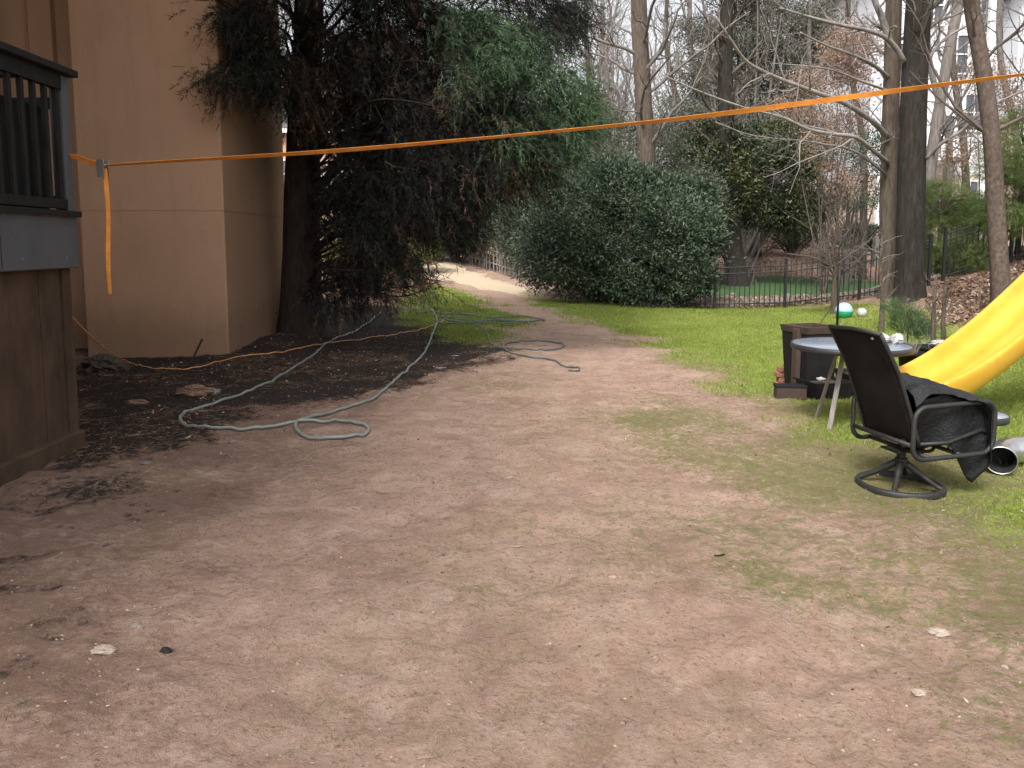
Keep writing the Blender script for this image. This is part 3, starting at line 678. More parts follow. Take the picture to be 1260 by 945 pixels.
cb(cr, 'cross_bar', M['chair_frame'], smooth_=True)
def backc(t): return np.array([np.interp(t, [0, .3, .7, 1], [-.09, -.155, -.255, -.395]), np.interp(t, [0, .3, .7, 1], [.36, .55, .81, 1.055])])
bf = MB()
for s_ in (-.255, .255): bf.tube([(backc(t)[0], s_, backc(t)[1]) for t in np.linspace(0, 1, 14)], .0125, 8)
bf.tube([(backc(1)[0], -.255, backc(1)[1]), (backc(1)[0]-.01, 0, backc(1)[1]+.012), (backc(1)[0], .255, backc(1)[1])], .013, 8)
for s_ in (-.25, .25): bf.tube([(-.09, s_, .36), (.12, s_, .36), (.36, s_, .43), (.40, s_, .41)], .0125, 8)
cb(bf, 'back_frame', M['chair_frame'], smooth_=True)
def sheet(fn, nu, nv):
    V = [fn(u, v) for u in np.linspace(0, 1, nu) for v in np.linspace(-1, 1, nv)]
    F_ = [[i*nv+j, i*nv+j+1, (i+1)*nv+j+1, (i+1)*nv+j] for i in range(nu-1) for j in range(nv-1)]; return np.array(V), np.array(F_)
V, F_ = sheet(lambda u, v: (backc(u)[0]-.03*(1-v*v)*math.sin(u*3.1), v*.25, backc(u)[1]+.0), 20, 10)
mbk = MB(); mbk.add(V, F_); o = cb(mbk, 'backrest', M['sling'], smooth_=True); m = o.modifiers.new('s', 'SOLIDIFY'); m.thickness = .006
V, F_ = sheet(lambda u, v: (-.09+.48*u, v*.245, np.interp(u, [0, .4, 1], [.355, .34, .425])-.015*(1-v*v)), 12, 8)
ms = MB(); ms.add(V, F_); o = cb(ms, 'seat', M['sling'], smooth_=True); m = o.modifiers.new('s', 'SOLIDIFY'); m.thickness = .006
# crumpled black cover thrown over the seat and arms
M['cover'] = simple('black_vinyl_cover', (.006, .006, .007), (.012, .0125, .015), 7, .55, bump=.8, bsc=14, bd=.03, spec=.35)
def cov(u, v):
    # u front-back (0 at backrest .. 1 at hanging hem), v across (-1 near, 1 far)
    x = np.interp(u, [0, .15, .35, .55, .72, 1], [-.13, -.03, .12, .26, .355, .39])
    near = (1-v)/2
    zc = np.interp(u, [0, .15, .35, .55, .72, 1], [.68, .735, .74, .69, .575, .50-.26*near**1.3-.05])
    y = v*(.272+.058*smooth(.35, .6, u))
    edge = abs(v)**4
    z = zc - .075*edge*smooth(.75, .5, u) - .02*(1-v*v)*smooth(.15, .4, u)
    z += .022*math.sin(7*v+9*u)*math.sin(5*u+1)+.018*(float(fbm(u*9+3, v*4+7, 5))-.5)*2
    x += .025*math.sin(9*v+2)*u + .03*(float(fbm(u*4+13, v*5+2, 15))-.5)*2
    if u > .7: x += (u-.7)*.1*math.sin(6*v)
    # the near front corner hangs to a point
    if u > .72 and v < 0: x += .02*near
    return (x, y*(1-.25*smooth(.7, 1, u)*(1 if v > 0 else .25)), z)
V, F_ = sheet(cov, 44, 36); ctr = cc
V = V @ RZ.T + cc
cvr = mk('cover_cloth', V, F_, M['cover'], None, True, origin=cc+np.array([.1, 0, .6])); m = cvr.modifiers.new('s', 'SOLIDIFY'); m.thickness = .006; m = cvr.modifiers.new('u', 'SUBSURF'); m.levels = 1; m.render_levels = 1
tag(cvr, 'crumpled black vinyl cover thrown over the seat and arms of the patio chair', 'cover')
def flap(u, v):   # side drape inside the near arm, hanging under it
    w_ = (v+1)/2; x = -.10+.50*w_; z0 = np.interp(w_, [0, .4, .8, 1], [.63, .67, .61, .52]); z1 = np.interp(w_, [0, .25, .5, .86, 1], [.33, .31, .36, .07, .2])
    return (x+.02*math.sin(8*w_)*u, -.235+.03*u*math.sin(9*w_)+.05*u*smooth(.7, .3, w_)-.05*u*smooth(.8, 1, w_), z0+(z1-z0)*u)
V, F_ = sheet(flap, 16, 24); V2 = V*np.array([1, -1, 1]); V2[:, 2] = np.where(V2[:, 2] < .5, V2[:, 2]+.05, V2[:, 2])
for vv_ in (V, V2):
    o = mk('side_drape', vv_ @ RZ.T + cc, F_, M['cover'], cvr, True); m = o.modifiers.new('s', 'SOLIDIFY'); m.thickness = .005

# ------------------------------------------------------------------ round glass table with splayed legs, things around it
M['tabletop'] = simple('table_top', (.17, .2, .25), (.26, .3, .36), 4, .22, bump=.15, bsc=30)
M['rim'] = simple('dark_rim', (.02, .02, .022), (.04, .04, .042), 8, .45, bump=.1)
M['blackpot'] = simple('black_plastic', (.006, .006, .0065), (.014, .013, .013), 6, .75, bump=.3, spec=.25)
M['brownpot'] = simple('brown_planter', (.03, .02, .016), (.075, .046, .034), 4, .7, bump=.3)
M['brick'] = simple('loose_brick', (.22, .09, .06), (.32, .15, .1), 9, .9, bump=.5)
M['white'] = simple('crumpled_white', (.28, .27, .26), (.5, .49, .48), 8, .6, bump=.6, bsc=14, bd=.02)
M['soil'] = simple('potting_soil', (.02, .015, .012), (.06, .045, .035), 30, .95, bump=.8, bsc=60)
tcn = at(1047, 423.5, 6.75); RS = .93
tb = thing('patio_table', 'round patio table with blue-grey top and splayed legs behind the black chair', 'table', (tcn[0], tcn[1], 0))
TZ = tcn[2]
MB().lathe([(0, TZ-.012), (.485, TZ-.012), (.49, TZ-.004), (.485, TZ), (0, TZ)], (tcn[0], tcn[1], 0), 56).build('tabletop', M['tabletop'], tb, True)
MB().lathe([(.46, TZ-.045), (.498, TZ-.045), (.505, TZ-.02), (.498, TZ+.005), (.488, TZ+.005), (.488, TZ-.0125), (.46, TZ-.0125), (.46, TZ-.045)], (tcn[0], tcn[1], 0), 56).build('rim', M['rim'], tb, True)
lg = G(1004, 515)
legs = [(lg[:2]-tcn[:2])]
L0 = np.linalg.norm(legs[0]); a0 = math.atan2(legs[0][1], legs[0][0])
for k in range(4):
    a = a0+k*math.pi/2; p = np.array([math.cos(a), math.sin(a)])
    top = tcn[:2]+p*.12; bot = tcn[:2]+p*L0
    v = np.array([bot[0]-top[0], bot[1]-top[1], -TZ+.07]); 
    q = MB(); z = nrm(-v); x_a = nrm(np.cross([-p[1], p[0], 0], z)); y_a = np.cross(z, x_a)
    q.box(((top[0]+bot[0])/2, (top[1]+bot[1])/2, (TZ-.07)/2+.0), (.018, .042, np.linalg.norm(v)), M=np.stack([x_a, y_a, z], 1)); q.build('leg', M['greywood'], tb, bevel=.004)
def hookline(name, label, cat, pts, r, mat, **k):
    return tag(MB().tube(catmull(pts, 6), r, 6).build(name, mat, None, True, origin=pts[0]), label, cat)
def crumple(name, label, c, r, seed, mat=None, sq=(1, 1, .75), cat='wrapping', group=None):
    nu, nv = 36, 22; V = []
    for j in range(nv+1):
        for i in range(nu):
            th = math.pi*j/nv; ph = 2*math.pi*i/nu; d = np.array([math.sin(th)*math.cos(ph), math.sin(th)*math.sin(ph), math.cos(th)])
            f = 1+.95*(float(fbm(d[0]*2.6+seed+5, d[1]*2.6+d[2]*2.9+8, seed, 5))-.5); V.append(d*f*r*np.array(sq))
    F_ = [[j*nu+i, (j+1)*nu+i, (j+1)*nu+(i+1) % nu, j*nu+(i+1) % nu] for j in range(nv) for i in range(nu)]
    return tag(mk(name, np.array(V)+c, np.array(F_), mat or M['white'], None, False, origin=c), label, cat, group)
# things on the table
p = at(1086, 412, 6.85); crumple('crumpled_bag', 'white crumpled bundle on the table just right of the chair back', (p[0], p[1], TZ+.035), .055, 3, cat='bag', group='white crumpled bags')
p = at(1104, 411, 6.8); crumple('crumpled_bag', 'larger white crumpled bundle near the right rim of the table', (p[0], p[1], TZ+.035), .06, 11, cat='bag', group='white crumpled bags')
p = at(1052, 404, 7.05); crumple('tan_stone', 'pale rounded stone on the table left of the white bundles', (p[0], p[1], TZ+.04), .055, 21, M['stone'], cat='stone')
p = at(1076, 415.5, 4.72); crumple('paper_wad', 'small white wad stuck on the top bar of the black chair', p, .022, 7, cat='wad')
# large square planter left of the table
def frustum(mb, c, w0, w1, z0, z1, rz=0, th=.02):
    for k in range(4):
        a = rz+k*math.pi/2; n_ = np.array([math.cos(a), math.sin(a)]); s2 = np.array([-n_[1], n_[0]])
        def q(w_, z, off): return np.array([*(np.array(c)+n_*(w_/2-off)), z]), s2*(w_/2-off*0)
        V = []
        for off in (0, th):
            for w_, z in ((w0, z0), (w1, z1)):
                for sg in (-1, 1): V.append([*(np.array(c)+n_*(w_/2-off)+s2*sg*(w_/2-off)), z])
        mb.add(V, [[0, 1, 3, 2], [4, 6, 7, 5], [2, 3, 7, 6], [0, 4, 5, 1]])
    return mb
pc = G(1001, 487)[:2]+np.array([.02, .2])
pl = thing('planter', 'tall tapered black and brown planter behind the left side of the table', 'planter', (*pc, 0))
frustum(MB(), pc, .34, .42, .0, .70, R(18)).build('body', M['blackpot'], pl)
frustum(MB(), pc, .43, .45, .66, .73, R(18), .04).build('collar', M['brownpot'], pl)
MB().box((pc[0], pc[1], .64), (.36, .36, .02), R(18)).build('soil', M['soil'], pl)
q = np.array([pc[0]-.19, pc[1]-.12]); MB().box((q[0], q[1], .36), (.05, .10, .70), R(10)).build('corner_strip', M['brownpot'], pl, bevel=.005)
q = at(984, 405, pc[1]+.05); tag(MB().box(q, (.13, .1, .035), .2).build('black_tray', M['blackpot'], None, bevel=.006), 'small black tray resting on the rim of the tall planter', 'tray')
# bricks and low trough
bq = G(964, 476)
for k in range(4):
    tag(MB().box((bq[0]+.03*(k % 2), bq[1], .03+.058*k), (.2, .095, .052), .1*k-.1).build('brick', M['brick'], None, bevel=.004, origin=None),
        ['bottom brick of the little stack left of the planter', 'second brick from the bottom of the stack left of the planter', 'third brick from the bottom of the stack left of the planter', 'top brick of the little stack left of the planter'][k], 'brick', 'bricks stacked left of the planter')
tq = G(968, 492); tq2 = G(1060, 497)
tr = thing('trough', 'low brown wooden trough lying on the grass in front of the planter', 'trough', (tq[0], tq[1], 0))
MB().box((tq[0]+.05, tq[1]+.05, .07), (.30, .16, .13), -.12).build('body', M['brownpot'], tr, bevel=.008)
MB().box((tq[0]+.05, tq[1]+.05, .14), (.31, .17, .02), -.12).build('rim', M['blackpot'], tr, bevel=.004)
td = thing('black_tub', 'low black plastic tub lying beneath the round table', 'tub', (tq[0]+.55, tq[1]+.05, 0))
o = MB(); frustum(o, (tq[0]+.42, tq[1]+.12), .36, .44, .0, .19, .2); o.build('body', M['blackpot'], td)
MB().box((tq[0]+.42, tq[1]+.12, .15), (.37, .37, .02), .2).build('soil', M['soil'], td)
td = thing('black_tub', 'second low black tub half hidden behind the arm of the black chair', 'tub', (tq[0]+1.1, tq[1]+.2, 0))
o = MB(); frustum(o, (tq[0]+.93, tq[1]+.3), .4, .48, .0, .24, -.1); o.build('body', M['blackpot'], td)
MB().box((tq[0]+.93, tq[1]+.3, .19), (.41, .41, .02), -.1).build('soil', M['soil'], td)
p = at(1010, 466, tq[1]+.05); crumple('crumpled_paper', 'scrap of white paper on the black tub under the table', (p[0], p[1], .21), .035, 31, sq=(1.3, .8, .5), cat='paper')
# pots to the right
def pot(label, c, r, h, stems=0, seed=1, group='round black nursery pots'):
    t = thing('nursery_pot', label, 'pot', (c[0], c[1], c[2]), group)
    MB().lathe([(0, 0), (r*.78, 0), (r, h*.86), (r*1.08, h*.86), (r*1.08, h), (r*.97, h), (r*.93, h*.88), (0, h*.88)], c, 28).build('body', M['blackpot'], t, True)
    if stems:
        g = np.random.default_rng(seed); P = []
        for k in range(stems):
            a = g.uniform(0, 6.28); d = np.array([math.cos(a)*g.uniform(.1, .5), math.sin(a)*g.uniform(.1, .5), 1]); L = g.uniform(.1, .34)
            s0 = np.array(c)+np.array([math.cos(a)*r*.5*g.random(), math.sin(a)*r*.5*g.random(), h*.88]); P.append([s0, s0+d*L*.5, s0+d*L+np.array([0, 0, -.04])])
        V, F_ = tubes_np(np.array(P), np.tile([.004, .003, .0015], (stems, 1)), 4); mk('stems', V, F_, M['pale_twig'], t, True)
    return t
p = G(1107, 460); pot('black pot with dead pale stems under the right side of the table', (p[0]+.05, p[1]-.15, p[2]), .14, .30, 26, 3)
p = G(1148, 450); pot('black nursery pot behind the slide with white plastic scraps on top', (p[0], p[1], p[2]), .22, .26, 6, 5)
crumple('plastic_scrap', 'torn white plastic piled on the black pot behind the slide', (p[0]+.08, p[1]-.02, p[2]+.29), .11, 17, sq=(1.3, 1, .45), cat='plastic')
# beach ball and small ball
bp = G(1038, 393); r = .17
bt = NT('beach_ball'); sp_ = bt.n('ShaderNodeSeparateXYZ'); bt.l(bt.tc.outputs['Object'], sp_.inputs[0])
M['ball'] = bt.set(bt.ramp(bt.math('ADD', bt.math('MULTIPLY', sp_.outputs[2], 2.0), .5), [(.0, (.02, .30, .14)), (.5, (.32, .45, .56))]), .4)
M['ball'].node_tree.nodes['Color Ramp'].color_ramp.interpolation = 'CONSTANT'
o = MB().lathe([(r*math.sin(a), -r*math.cos(a)) for a in np.linspace(0, math.pi, 20)], (0, 0, 0), 32).build('beach_ball', M['ball'], None, True)
o.location = (bp[0], bp[1], bp[2]+r); tag(o, 'green ball with pale blue top lying on the grass near the metal fence', 'ball')
bp = G(1060, 391); r = .1
o = MB().lathe([(r*math.sin(a), -r*math.cos(a)) for a in np.linspace(0, math.pi, 16)], (0, 0, 0), 24).build('small_ball', M['white'], None, True); o.location = (bp[0], bp[1], bp[2]+r)
tag(o, 'small white ball on the grass right of the green ball', 'ball')
# dark garden stake beside the ball and leaning stick
p = G(1030, 402); o = MB(); o.tube([p, p+np.array([0, 0, .62]), p+np.array([.005, 0, 1.15])], .022, 8); tag(o.build('garden_stake', M['iron'], None, True, origin=p), 'thin dark upright stake in the grass left of the green ball', 'stake')
p = G(1001, 412); q = at(1024, 377, p[1]+.6); hookline('stick', 'thin dark stick leaning out of the grass behind the planter', 'stick', [p, (p+q)/2+np.array([0, 0, .02]), q], .008, M['dark_bark'])
# small round side table near the slide foot
sc_ = at(1204, 509, 5.75)
M['lid'] = simple('blue_grey_glass', (.22, .26, .31), (.33, .37, .42), 4, .2, bump=.05)
rt = thing('side_table', 'small round blue-grey side table between the black cover and the slide foot', 'side table', (sc_[0], sc_[1], 0))
z = sc_[2]; MB().lathe([(0, z-.01), (.195, z-.01), (.2, z-.004), (.195, z), (0, z)], (sc_[0], sc_[1], 0), 40).build('tabletop', M['lid'], rt, True)
MB().lathe([(.18, z-.05), (.2, z-.05), (.206, z-.02), (.203, z+.004), (.197, z+.004), (.197, z-.011), (.18, z-.011), (.18, z-.05)], (sc_[0], sc_[1], 0), 40).build('rim', M['rim'], rt, True)
for k in range(3):
    a = k*2.094+.6; MB().tube([(sc_[0]+.15*math.cos(a), sc_[1]+.15*math.sin(a), z-.03), (sc_[0]+.19*math.cos(a), sc_[1]+.19*math.sin(a), 0)], .01, 8).build('leg', M['rim'], rt, True)
# galvanised duct elbow
M['galv'] = simple('galvanised_metal', (.55, .56, .58), (.72, .73, .75), 14, .28, .95, bump=.4, bsc=20, bd=.004)
M['inside'] = simple('duct_inside', (.02, .02, .02), (.05, .05, .05), 10, .6, .3, bump=0)
dc = G(1231, 583)
du = thing('duct_elbow', 'shiny galvanised metal duct elbow lying on the grass by the slide', 'duct', dc)
Pd = catmull([(0, 0, .095), (.06, .11, .10), (.17, .19, .11), (.33, .21, .12), (.55, .20, .12)], 7); Pd = Pd+dc
P2 = np.array(Pd); rr_ = .092*np.ones(len(P2)); rr_[::4] *= 1.03; rr_[0] = .099; rr_[1] = .099
T_ = nrm(np.gradient(P2, axis=0)); sdd = nrm(np.cross(T_, [0, 0, 1.])); upp = np.cross(sdd, T_); aa = np.arange(28)/28*2*np.pi
def shell(rad, rev):
    V = (P2[:, None]+rad[:, None, None]*(sdd[:, None]*np.cos(aa)[None, :, None]+upp[:, None]*np.sin(aa)[None, :, None])).reshape(-1, 3)
    return V, np.array([[k*28+j, k*28+(j+1) % 28, (k+1)*28+(j+1) % 28, (k+1)*28+j] for k in range(len(P2)-1) for j in range(28)])
V, F_ = shell(rr_, 0); mk('outer_shell', V, F_, M['galv'], du, True)
V, F_ = shell(rr_-.003, 1); mk('inner_wall', V, F_, M['inside'], du, True)
MB().tube(np.array([P2[0]+.097*(sdd[0]*math.cos(x)+upp[0]*math.sin(x)) for x in aa]), .005, 6, True).build('end_bead', M['galv'], du, True)

# ------------------------------------------------------------------ loose stones and bits in view
M['pale'] = simple('pale_stone', (.25, .19, .15), (.38, .32, .26), 12, .9, bump=.4)
M['rust'] = simple('rusty_clay', (.13, .075, .05), (.24, .15, .105), 9, .9, bump=.6)
for px, py, r, mat, lab, sq in [(128, 806, .032, 'pale', 'flat cream stone on the dirt near the lower left corner', (1.5, .8, .5)), (168, 771, .02, 'stone', 'small grey pebble just above the flat cream stone', (1.2, .8, .5)),
        (204, 804, .02, 'dark_bark', 'dark clod on the dirt right of the cream stone', (1.2, .8, .5)), (181, 570, .03, 'stone', 'grey chip of stone on the dirt right of the deck', (1.6, .8, .4)),
        (240, 487, .13, 'rust', 'large reddish lump of clay at the edge of the mulch', (1.5, .8, .55)), (168, 497, .08, 'rust', 'flat reddish stone on the mulch beside the deck', (1.6, .8, .4)),
        (262, 486, .07, 'stone', 'grey stone touching the reddish clay lump', (1.2, .8, .6)), (1155, 773, .03, 'pale', 'crumpled white scrap on the mossy dirt at lower right', (1.5, 1, .4)),
        (1130, 853, .018, 'pale', 'small pale chip on the dirt below the white scrap', (1.4, 1, .5)), (1237, 815, .012, 'pale', 'tiny white chip near the right edge of the dirt', (1, 1, .6)),
        (754, 710, .013, 'pale', 'tiny pale chip in the middle of the dirt', (1.5, .7, .4)), (627, 588, .02, 'pale', 'thin white sliver on the dirt in the middle distance', (1.8, .5, .3)),
        (543, 454, .04, 'white', 'white flake lying on the mulch edge beside the hose', (1.8, .6, .2)), (560, 437, .03, 'white', 'smaller white flake on the mulch nearer the grass', (1.8, .6, .2))]:
    c = G(px, py); crumple('stone', lab, (c[0], c[1], float(hb(c[0], c[1]))+r*sq[2]*.5), r, px, M[mat], sq, 'stone')
for px, py, L, a, lab in [(635, 674, .055, .1, 'short pale curved twig lying on the bare dirt in the foreground'), (885, 682, .06, .3, 'small dark twig on the dirt below and left of the chair')]:
    c = G(px, py); d = np.array([math.cos(a), math.sin(a), 0]); z = float(hb(c[0], c[1]))+.006
    c = np.array([c[0], c[1], z]); hookline('twig', lab, 'twig', [c-d*L*.5, c-np.array([0, .006, 0]), c+d*L*.5], .0045, M['pale'] if px == 635 else M['dark_bark'])
p = G(232, 452); q = at(249, 417, p[1]+.2); hookline('metal_rod', 'dark rod stuck in the mulch leaning against the stucco corner', 'rod', [p, (p+q)/2, q], .012, M['dark_bark'])
p = G(128, 458); crumple('root_lump', 'tangled brown root ball at the foot of the stucco wall', (p[0], p[1]+.1, p[2]+.05), .22, 55, M['brown_bark'], (1.3, .8, .7), 'roots')
# ------------------------------------------------------------------ black metal fence
def metal_fence(name, label, pts, h, group, pick=.11):
    """pts: ground points of the posts; one picket panel per bay"""
    f = thing(name, label, 'fence', pts[0], group)
    for p in pts:
        MB().box((p[0], p[1], p[2]+h/2+.02), (.06, .06, h+.14)).build('post', M['iron'], f, bevel=.004)
    for a, b in zip(pts[:-1], pts[1:]):
        a = np.array(a); b = np.array(b); d = b-a; L = np.linalg.norm(d[:2]); n = int(L/pick); mb = MB(); rz = math.atan2(d[1], d[0])
        for k in range(1, n):
            p = a+d*k/n; mb.box((p[0], p[1], p[2]+h/2+.03), (.023, .023, h-.02), rz)
            V = np.array([[-.011, -.011, 0], [.011, -.011, 0], [.011, .011, 0], [-.011, .011, 0], [0, 0, .05]])+np.array([p[0], p[1], p[2]+h+.02])
            mb.add(V, [[0, 1, 4], [1, 2, 4], [2, 3, 4], [3, 0, 4]])
        mb.build('picket_panel', M['iron'], f)
        for z in (.12, h-.22, h-.07):
            MB().tube([a+[0, 0, z], b+[0, 0, z]], .018, 6).build('rail', M['iron'], f)
    return f
def P3(x, y, dz=0): return (x, y, float(hgt(x, y))+dz)
metal_fence('metal_fence', 'black metal picket fence in front of the neighbouring lawn and stones', [P3(3.5, 19.5), P3(5.0, 19.0), P3(6.55, 18.5), P3(8.15, 18.1), P3(9.6, 17.8)], 1.08, 'black metal fences')
metal_fence('metal_fence', 'black metal picket fence climbing the leaf covered bank right of the big trunk', [P3(9.9, 17.75), P3(11.2, 17.4), P3(12.5, 17.1), P3(13.8, 16.8), P3(15.2, 16.5)], 1.15, 'black metal fences')
# old wooden fence on the hill, overgrown
fw = thing('wooden_fence', 'old weathered wooden picket fence following the slope under the shrubs', 'fence', P3(-1.5, 28))
A = G(552, 318); B = G(668, 358); A = np.array([A[0]-.3, A[1]+1.0, 0]); B = np.array([B[0], B[1]+.9, 0]); n = 34; mb = MB()
for k in range(n):
    p = A+(B-A)*k/(n-1); z = float(hgt(p[0], p[1])); hh = .95+.08*math.sin(k*2.3); tl = .03*math.sin(k*5.1)
    mb.box((p[0]+tl, p[1], z+hh/2), (.05, .02, hh)); mb.add(np.array([[-.025, -.01, 0], [.025, -.01, 0], [.025, .01, 0], [-.025, .01, 0], [0, 0, .06]])+np.array([p[0]+tl, p[1], z+hh]), [[0, 1, 4], [1, 2, 4], [2, 3, 4], [3, 0, 4]])
mb.build('picket_panel', M['greywood'], fw)
for z in (.3, .75):
    pp_ = [A+(B-A)*k/8 for k in range(9)]; MB().tube([(p[0], p[1]+.03, float(hgt(p[0], p[1]))+z) for p in pp_], .025, 4).build('rail', M['greywood'], fw)

# ------------------------------------------------------------------ houses behind
M['siding'] = simple('pale_siding', (.50, .51, .54), (.60, .61, .64), 3, .8, bump=.3, stretch=(.3, .3, 6))
M['trim'] = simple('white_trim', (.7, .7, .72), (.8, .8, .82), 3, .6, bump=0)
M['glass'] = simple('window_glass', (.05, .06, .075), (.09, .10, .12), .8, .12, bump=0)
def brickmat(name, c1, c2, mo):
    t = NT(name); b = t.n('ShaderNodeTexBrick'); b.inputs['Scale'].default_value = 4.5
    b.inputs['Color1'].default_value = (*c1, 1); b.inputs['Color2'].default_value = (*c2, 1); b.inputs['Mortar'].default_value = (*mo, 1); b.inputs['Mortar Size'].default_value = .015
    mp = t.n('ShaderNodeMapping'); mp.inputs['Rotation'].default_value = (math.pi/2, 0, 0); t.l(t.tc.outputs['Object'], mp.inputs[0]); t.l(mp.outputs[0], b.inputs['Vector'])
    return t.set(b.outputs[0], .9)
M['brickwall'] = brickmat('brick_wall', (.42, .24, .18), (.34, .19, .14), (.5, .42, .36))
M['tanwall'] = brickmat('tan_brick_wall', (.50, .38, .30), (.42, .31, .25), (.52, .46, .4))
M['roof'] = simple('roof_shingle', (.07, .065, .065), (.13, .12, .12), 6, .9)
def house(label, x0, x1, y0, y1, z0, z1, zb, up, low, wins, cat='house', balc=None, cols=None, roofh=2.2):
    h = thing('townhouse', label, cat, ((x0+x1)/2, y0, z0))
    MB().bb(x0, x1, y0, y1, z0-.5, zb).build('lower_wall', low, h)
    MB().bb(x0+.03, x1-.03, y0+.05, y1, zb, z1).build('upper_wall', up, h)
    r = MB(); V = [[x0-.5, y0-.5, z1], [x1+.5, y0-.5, z1], [x1+.5, y1+.5, z1], [x0-.5, y1+.5, z1], [x0+.5, (y0+y1)/2, z1+roofh], [x1-.5, (y0+y1)/2, z1+roofh]]
    r.add(V, [[0, 1, 5, 4], [2, 3, 4, 5], [0, 3, 2, 1]], [[1, 2, 5], [3, 0, 4]]); r.build('roof', M['roof'], h)
    MB().bb(x0-.5, x1+.5, y0-.52, y0-.46, z1-.2, z1+.02).build('gutter', M['trim'], h)
    for (wx, wz, ww, wh) in wins:
        f = MB()
        for a in ((wx-ww/2-.1, wx-ww/2, wz-.1, wz+wh+.1), (wx+ww/2, wx+ww/2+.1, wz-.1, wz+wh+.1), (wx-ww/2, wx+ww/2, wz-.1, wz), (wx-ww/2, wx+ww/2, wz+wh, wz+wh+.1), (wx-ww/2, wx+ww/2, wz+wh/2-.03, wz+wh/2+.03), (wx-.025, wx+.025, wz, wz+wh/2-.03), (wx-.025, wx+.025, wz+wh/2+.03, wz+wh)):
            f.bb(a[0], a[1], y0-.09, y0+.08, a[2], a[3])
        fo = f.build('window', M['trim'], h); MB().bb(wx-ww/2, wx+ww/2, y0-.03, y0+.06, wz, wz+wh).build('pane', M['glass'], fo)
    for c in (cols or []): MB().bb(c-.14, c+.14, y0-.35, y0-.07, z0-.5, z1).build('column', M['trim'], h)
    if balc:
        for (bx0, bx1, bz) in balc:
            bo = MB().bb(bx0, bx1, y0-1.5, y0-.1, bz-.2, bz).build('balcony', M['trim'], h)
            rm = MB(); rm.bb(bx0, bx1, y0-1.5, y0-1.44, bz+.95, bz+1.03)
            x = bx0
            while x < bx1: rm.bb(x, x+.04, y0-1.49, y0-1.45, bz, bz+.95); x += .16
            rm.build('railing', M['trim'], bo)
    return h
YH = 44
def X(px): return (px-630)/FP*YH
def Zp(py): return float(at(630, py, YH)[2])
house('pale grey sided townhouse with white trim and balcony seen through the bare trees at right', X(1060), X(1212), YH, YH+12, 2.0, 16.5, Zp(215), M['siding'], M['tanwall'],
      [(X(1185), Zp(258), 1.0, 1.55), (X(1100), Zp(262), 1.2, 1.7), (X(1150), Zp(262), .9, 1.5), (X(1150), Zp(190), 1.1, 2.1), (X(1085), Zp(180), 1.1, 1.9), (X(1185), Zp(160), 1.0, 1.9), (X(1105), Zp(100), 1.2, 2), (X(1160), Zp(90), 1.2, 2), (X(1185), Zp(40), 1.0, 2), (X(1130), Zp(30), 1.0, 2)],
      balc=[(X(1128), X(1168), Zp(196))], cols=[X(1073), X(1197)])
house('tan brick and grey townhouse at the far right edge behind the bare trees', X(1213), X(1420), YH-1.5, YH+11, 2.0, 15.0, Zp(150), M['siding'], M['tanwall'],
      [(X(1240), Zp(255), 1.0, 1.6), (X(1270), Zp(255), 1.0, 1.6), (X(1240), Zp(170), 1.0, 1.8), (X(1275), Zp(170), 1.0, 1.8), (X(1238), Zp(90), 1.0, 1.8), (X(1275), Zp(90), 1, 1.8), (X(1330), Zp(170), 1.2, 1.8)], cols=[X(1222), X(1262)])
YH = 46
house('red brick house glimpsed through the gap right of the cedar trunk', X(300), X(470), YH, YH+9, 1.4, 8.2, 8.0, M['siding'], M['brickwall'],
      [(X(411), Zp(231), 1.0, .7), (X(398), Zp(180), 1.3, 1.5), (X(360), Zp(230), 1.2, 1.5), (X(330), Zp(230), 1.2, 1.5), (X(450), Zp(230), 1.2, 1.5)], roofh=2.5)
# small garden features across the fence
tag(MB().box(at(1079, 309, 33), (.28, .28, 1.3)).build('stone_post', M['greywood'], None, bevel=.01), 'square weathered post standing at the edge of the neighbouring lawn', 'post')
p = at(1054, 262, 34); z0 = float(hgt(p[0], p[1])); o = MB(); o.tube([(p[0], p[1], z0), (p[0], p[1], p[2]+.2)], .05, 8); o.box((p[0], p[1], p[2]+.35), (.24, .24, .3))
tag(o.build('garden_lamp', M['iron'], None), 'small dark garden lamp on a pole before the pale house', 'lamp')

# ------------------------------------------------------------------ trees
def trunkline(px, K=26, extra=None):
    P = np.array([at(*q) for q in px]); P = P[np.argsort(P[:, 2])]
    b = P[0].copy(); b[2] = float(hgt(b[0], b[1]))-.15
    if b[2] < P[0][2]-.05: P = np.vstack([b, P])
    if extra is not None: P = np.vstack([P, P[-1]+np.array(extra)])
    C = catmull(P, 10); s = np.concatenate([[0], np.cumsum(np.linalg.norm(np.diff(C, axis=0), axis=1))]); q = np.linspace(0, s[-1], K)
    return np.stack([np.interp(q, s, C[:, i]) for i in range(3)], 1), q
def trunkmesh(name, P, rad, mat, parent, rough=.06, S_=20, seed=1, flare=.5):
    K = len(P)*3; t = np.linspace(0, len(P)-1, K); PP = np.stack([np.interp(t, np.arange(len(P)), P[:, i]) for i in range(3)], 1); rr = np.interp(t, np.arange(len(P)), rad)
    s = np.concatenate([[0], np.cumsum(np.linalg.norm(np.diff(PP, axis=0), axis=1))]); V, F_ = tubes_np(PP[None], rr[None], S_)
    V = V.reshape(K, S_, 3); an = np.arange(S_)/S_*2*np.pi; c = PP[:, None]
    lob = 1+flare*np.exp(-s/.45)[:, None]*(1+.5*np.sin(an*5+seed)[None]) + rough*(fbm(np.cos(an)[None]*3+seed*7+20, s[:, None]*1.6+np.sin(an)[None]*3+20, seed, 3)-.5)*2
    V = c+(V-c)*lob[..., None]; return mk(name, V.reshape(-1, 3), F_, mat, parent, True)
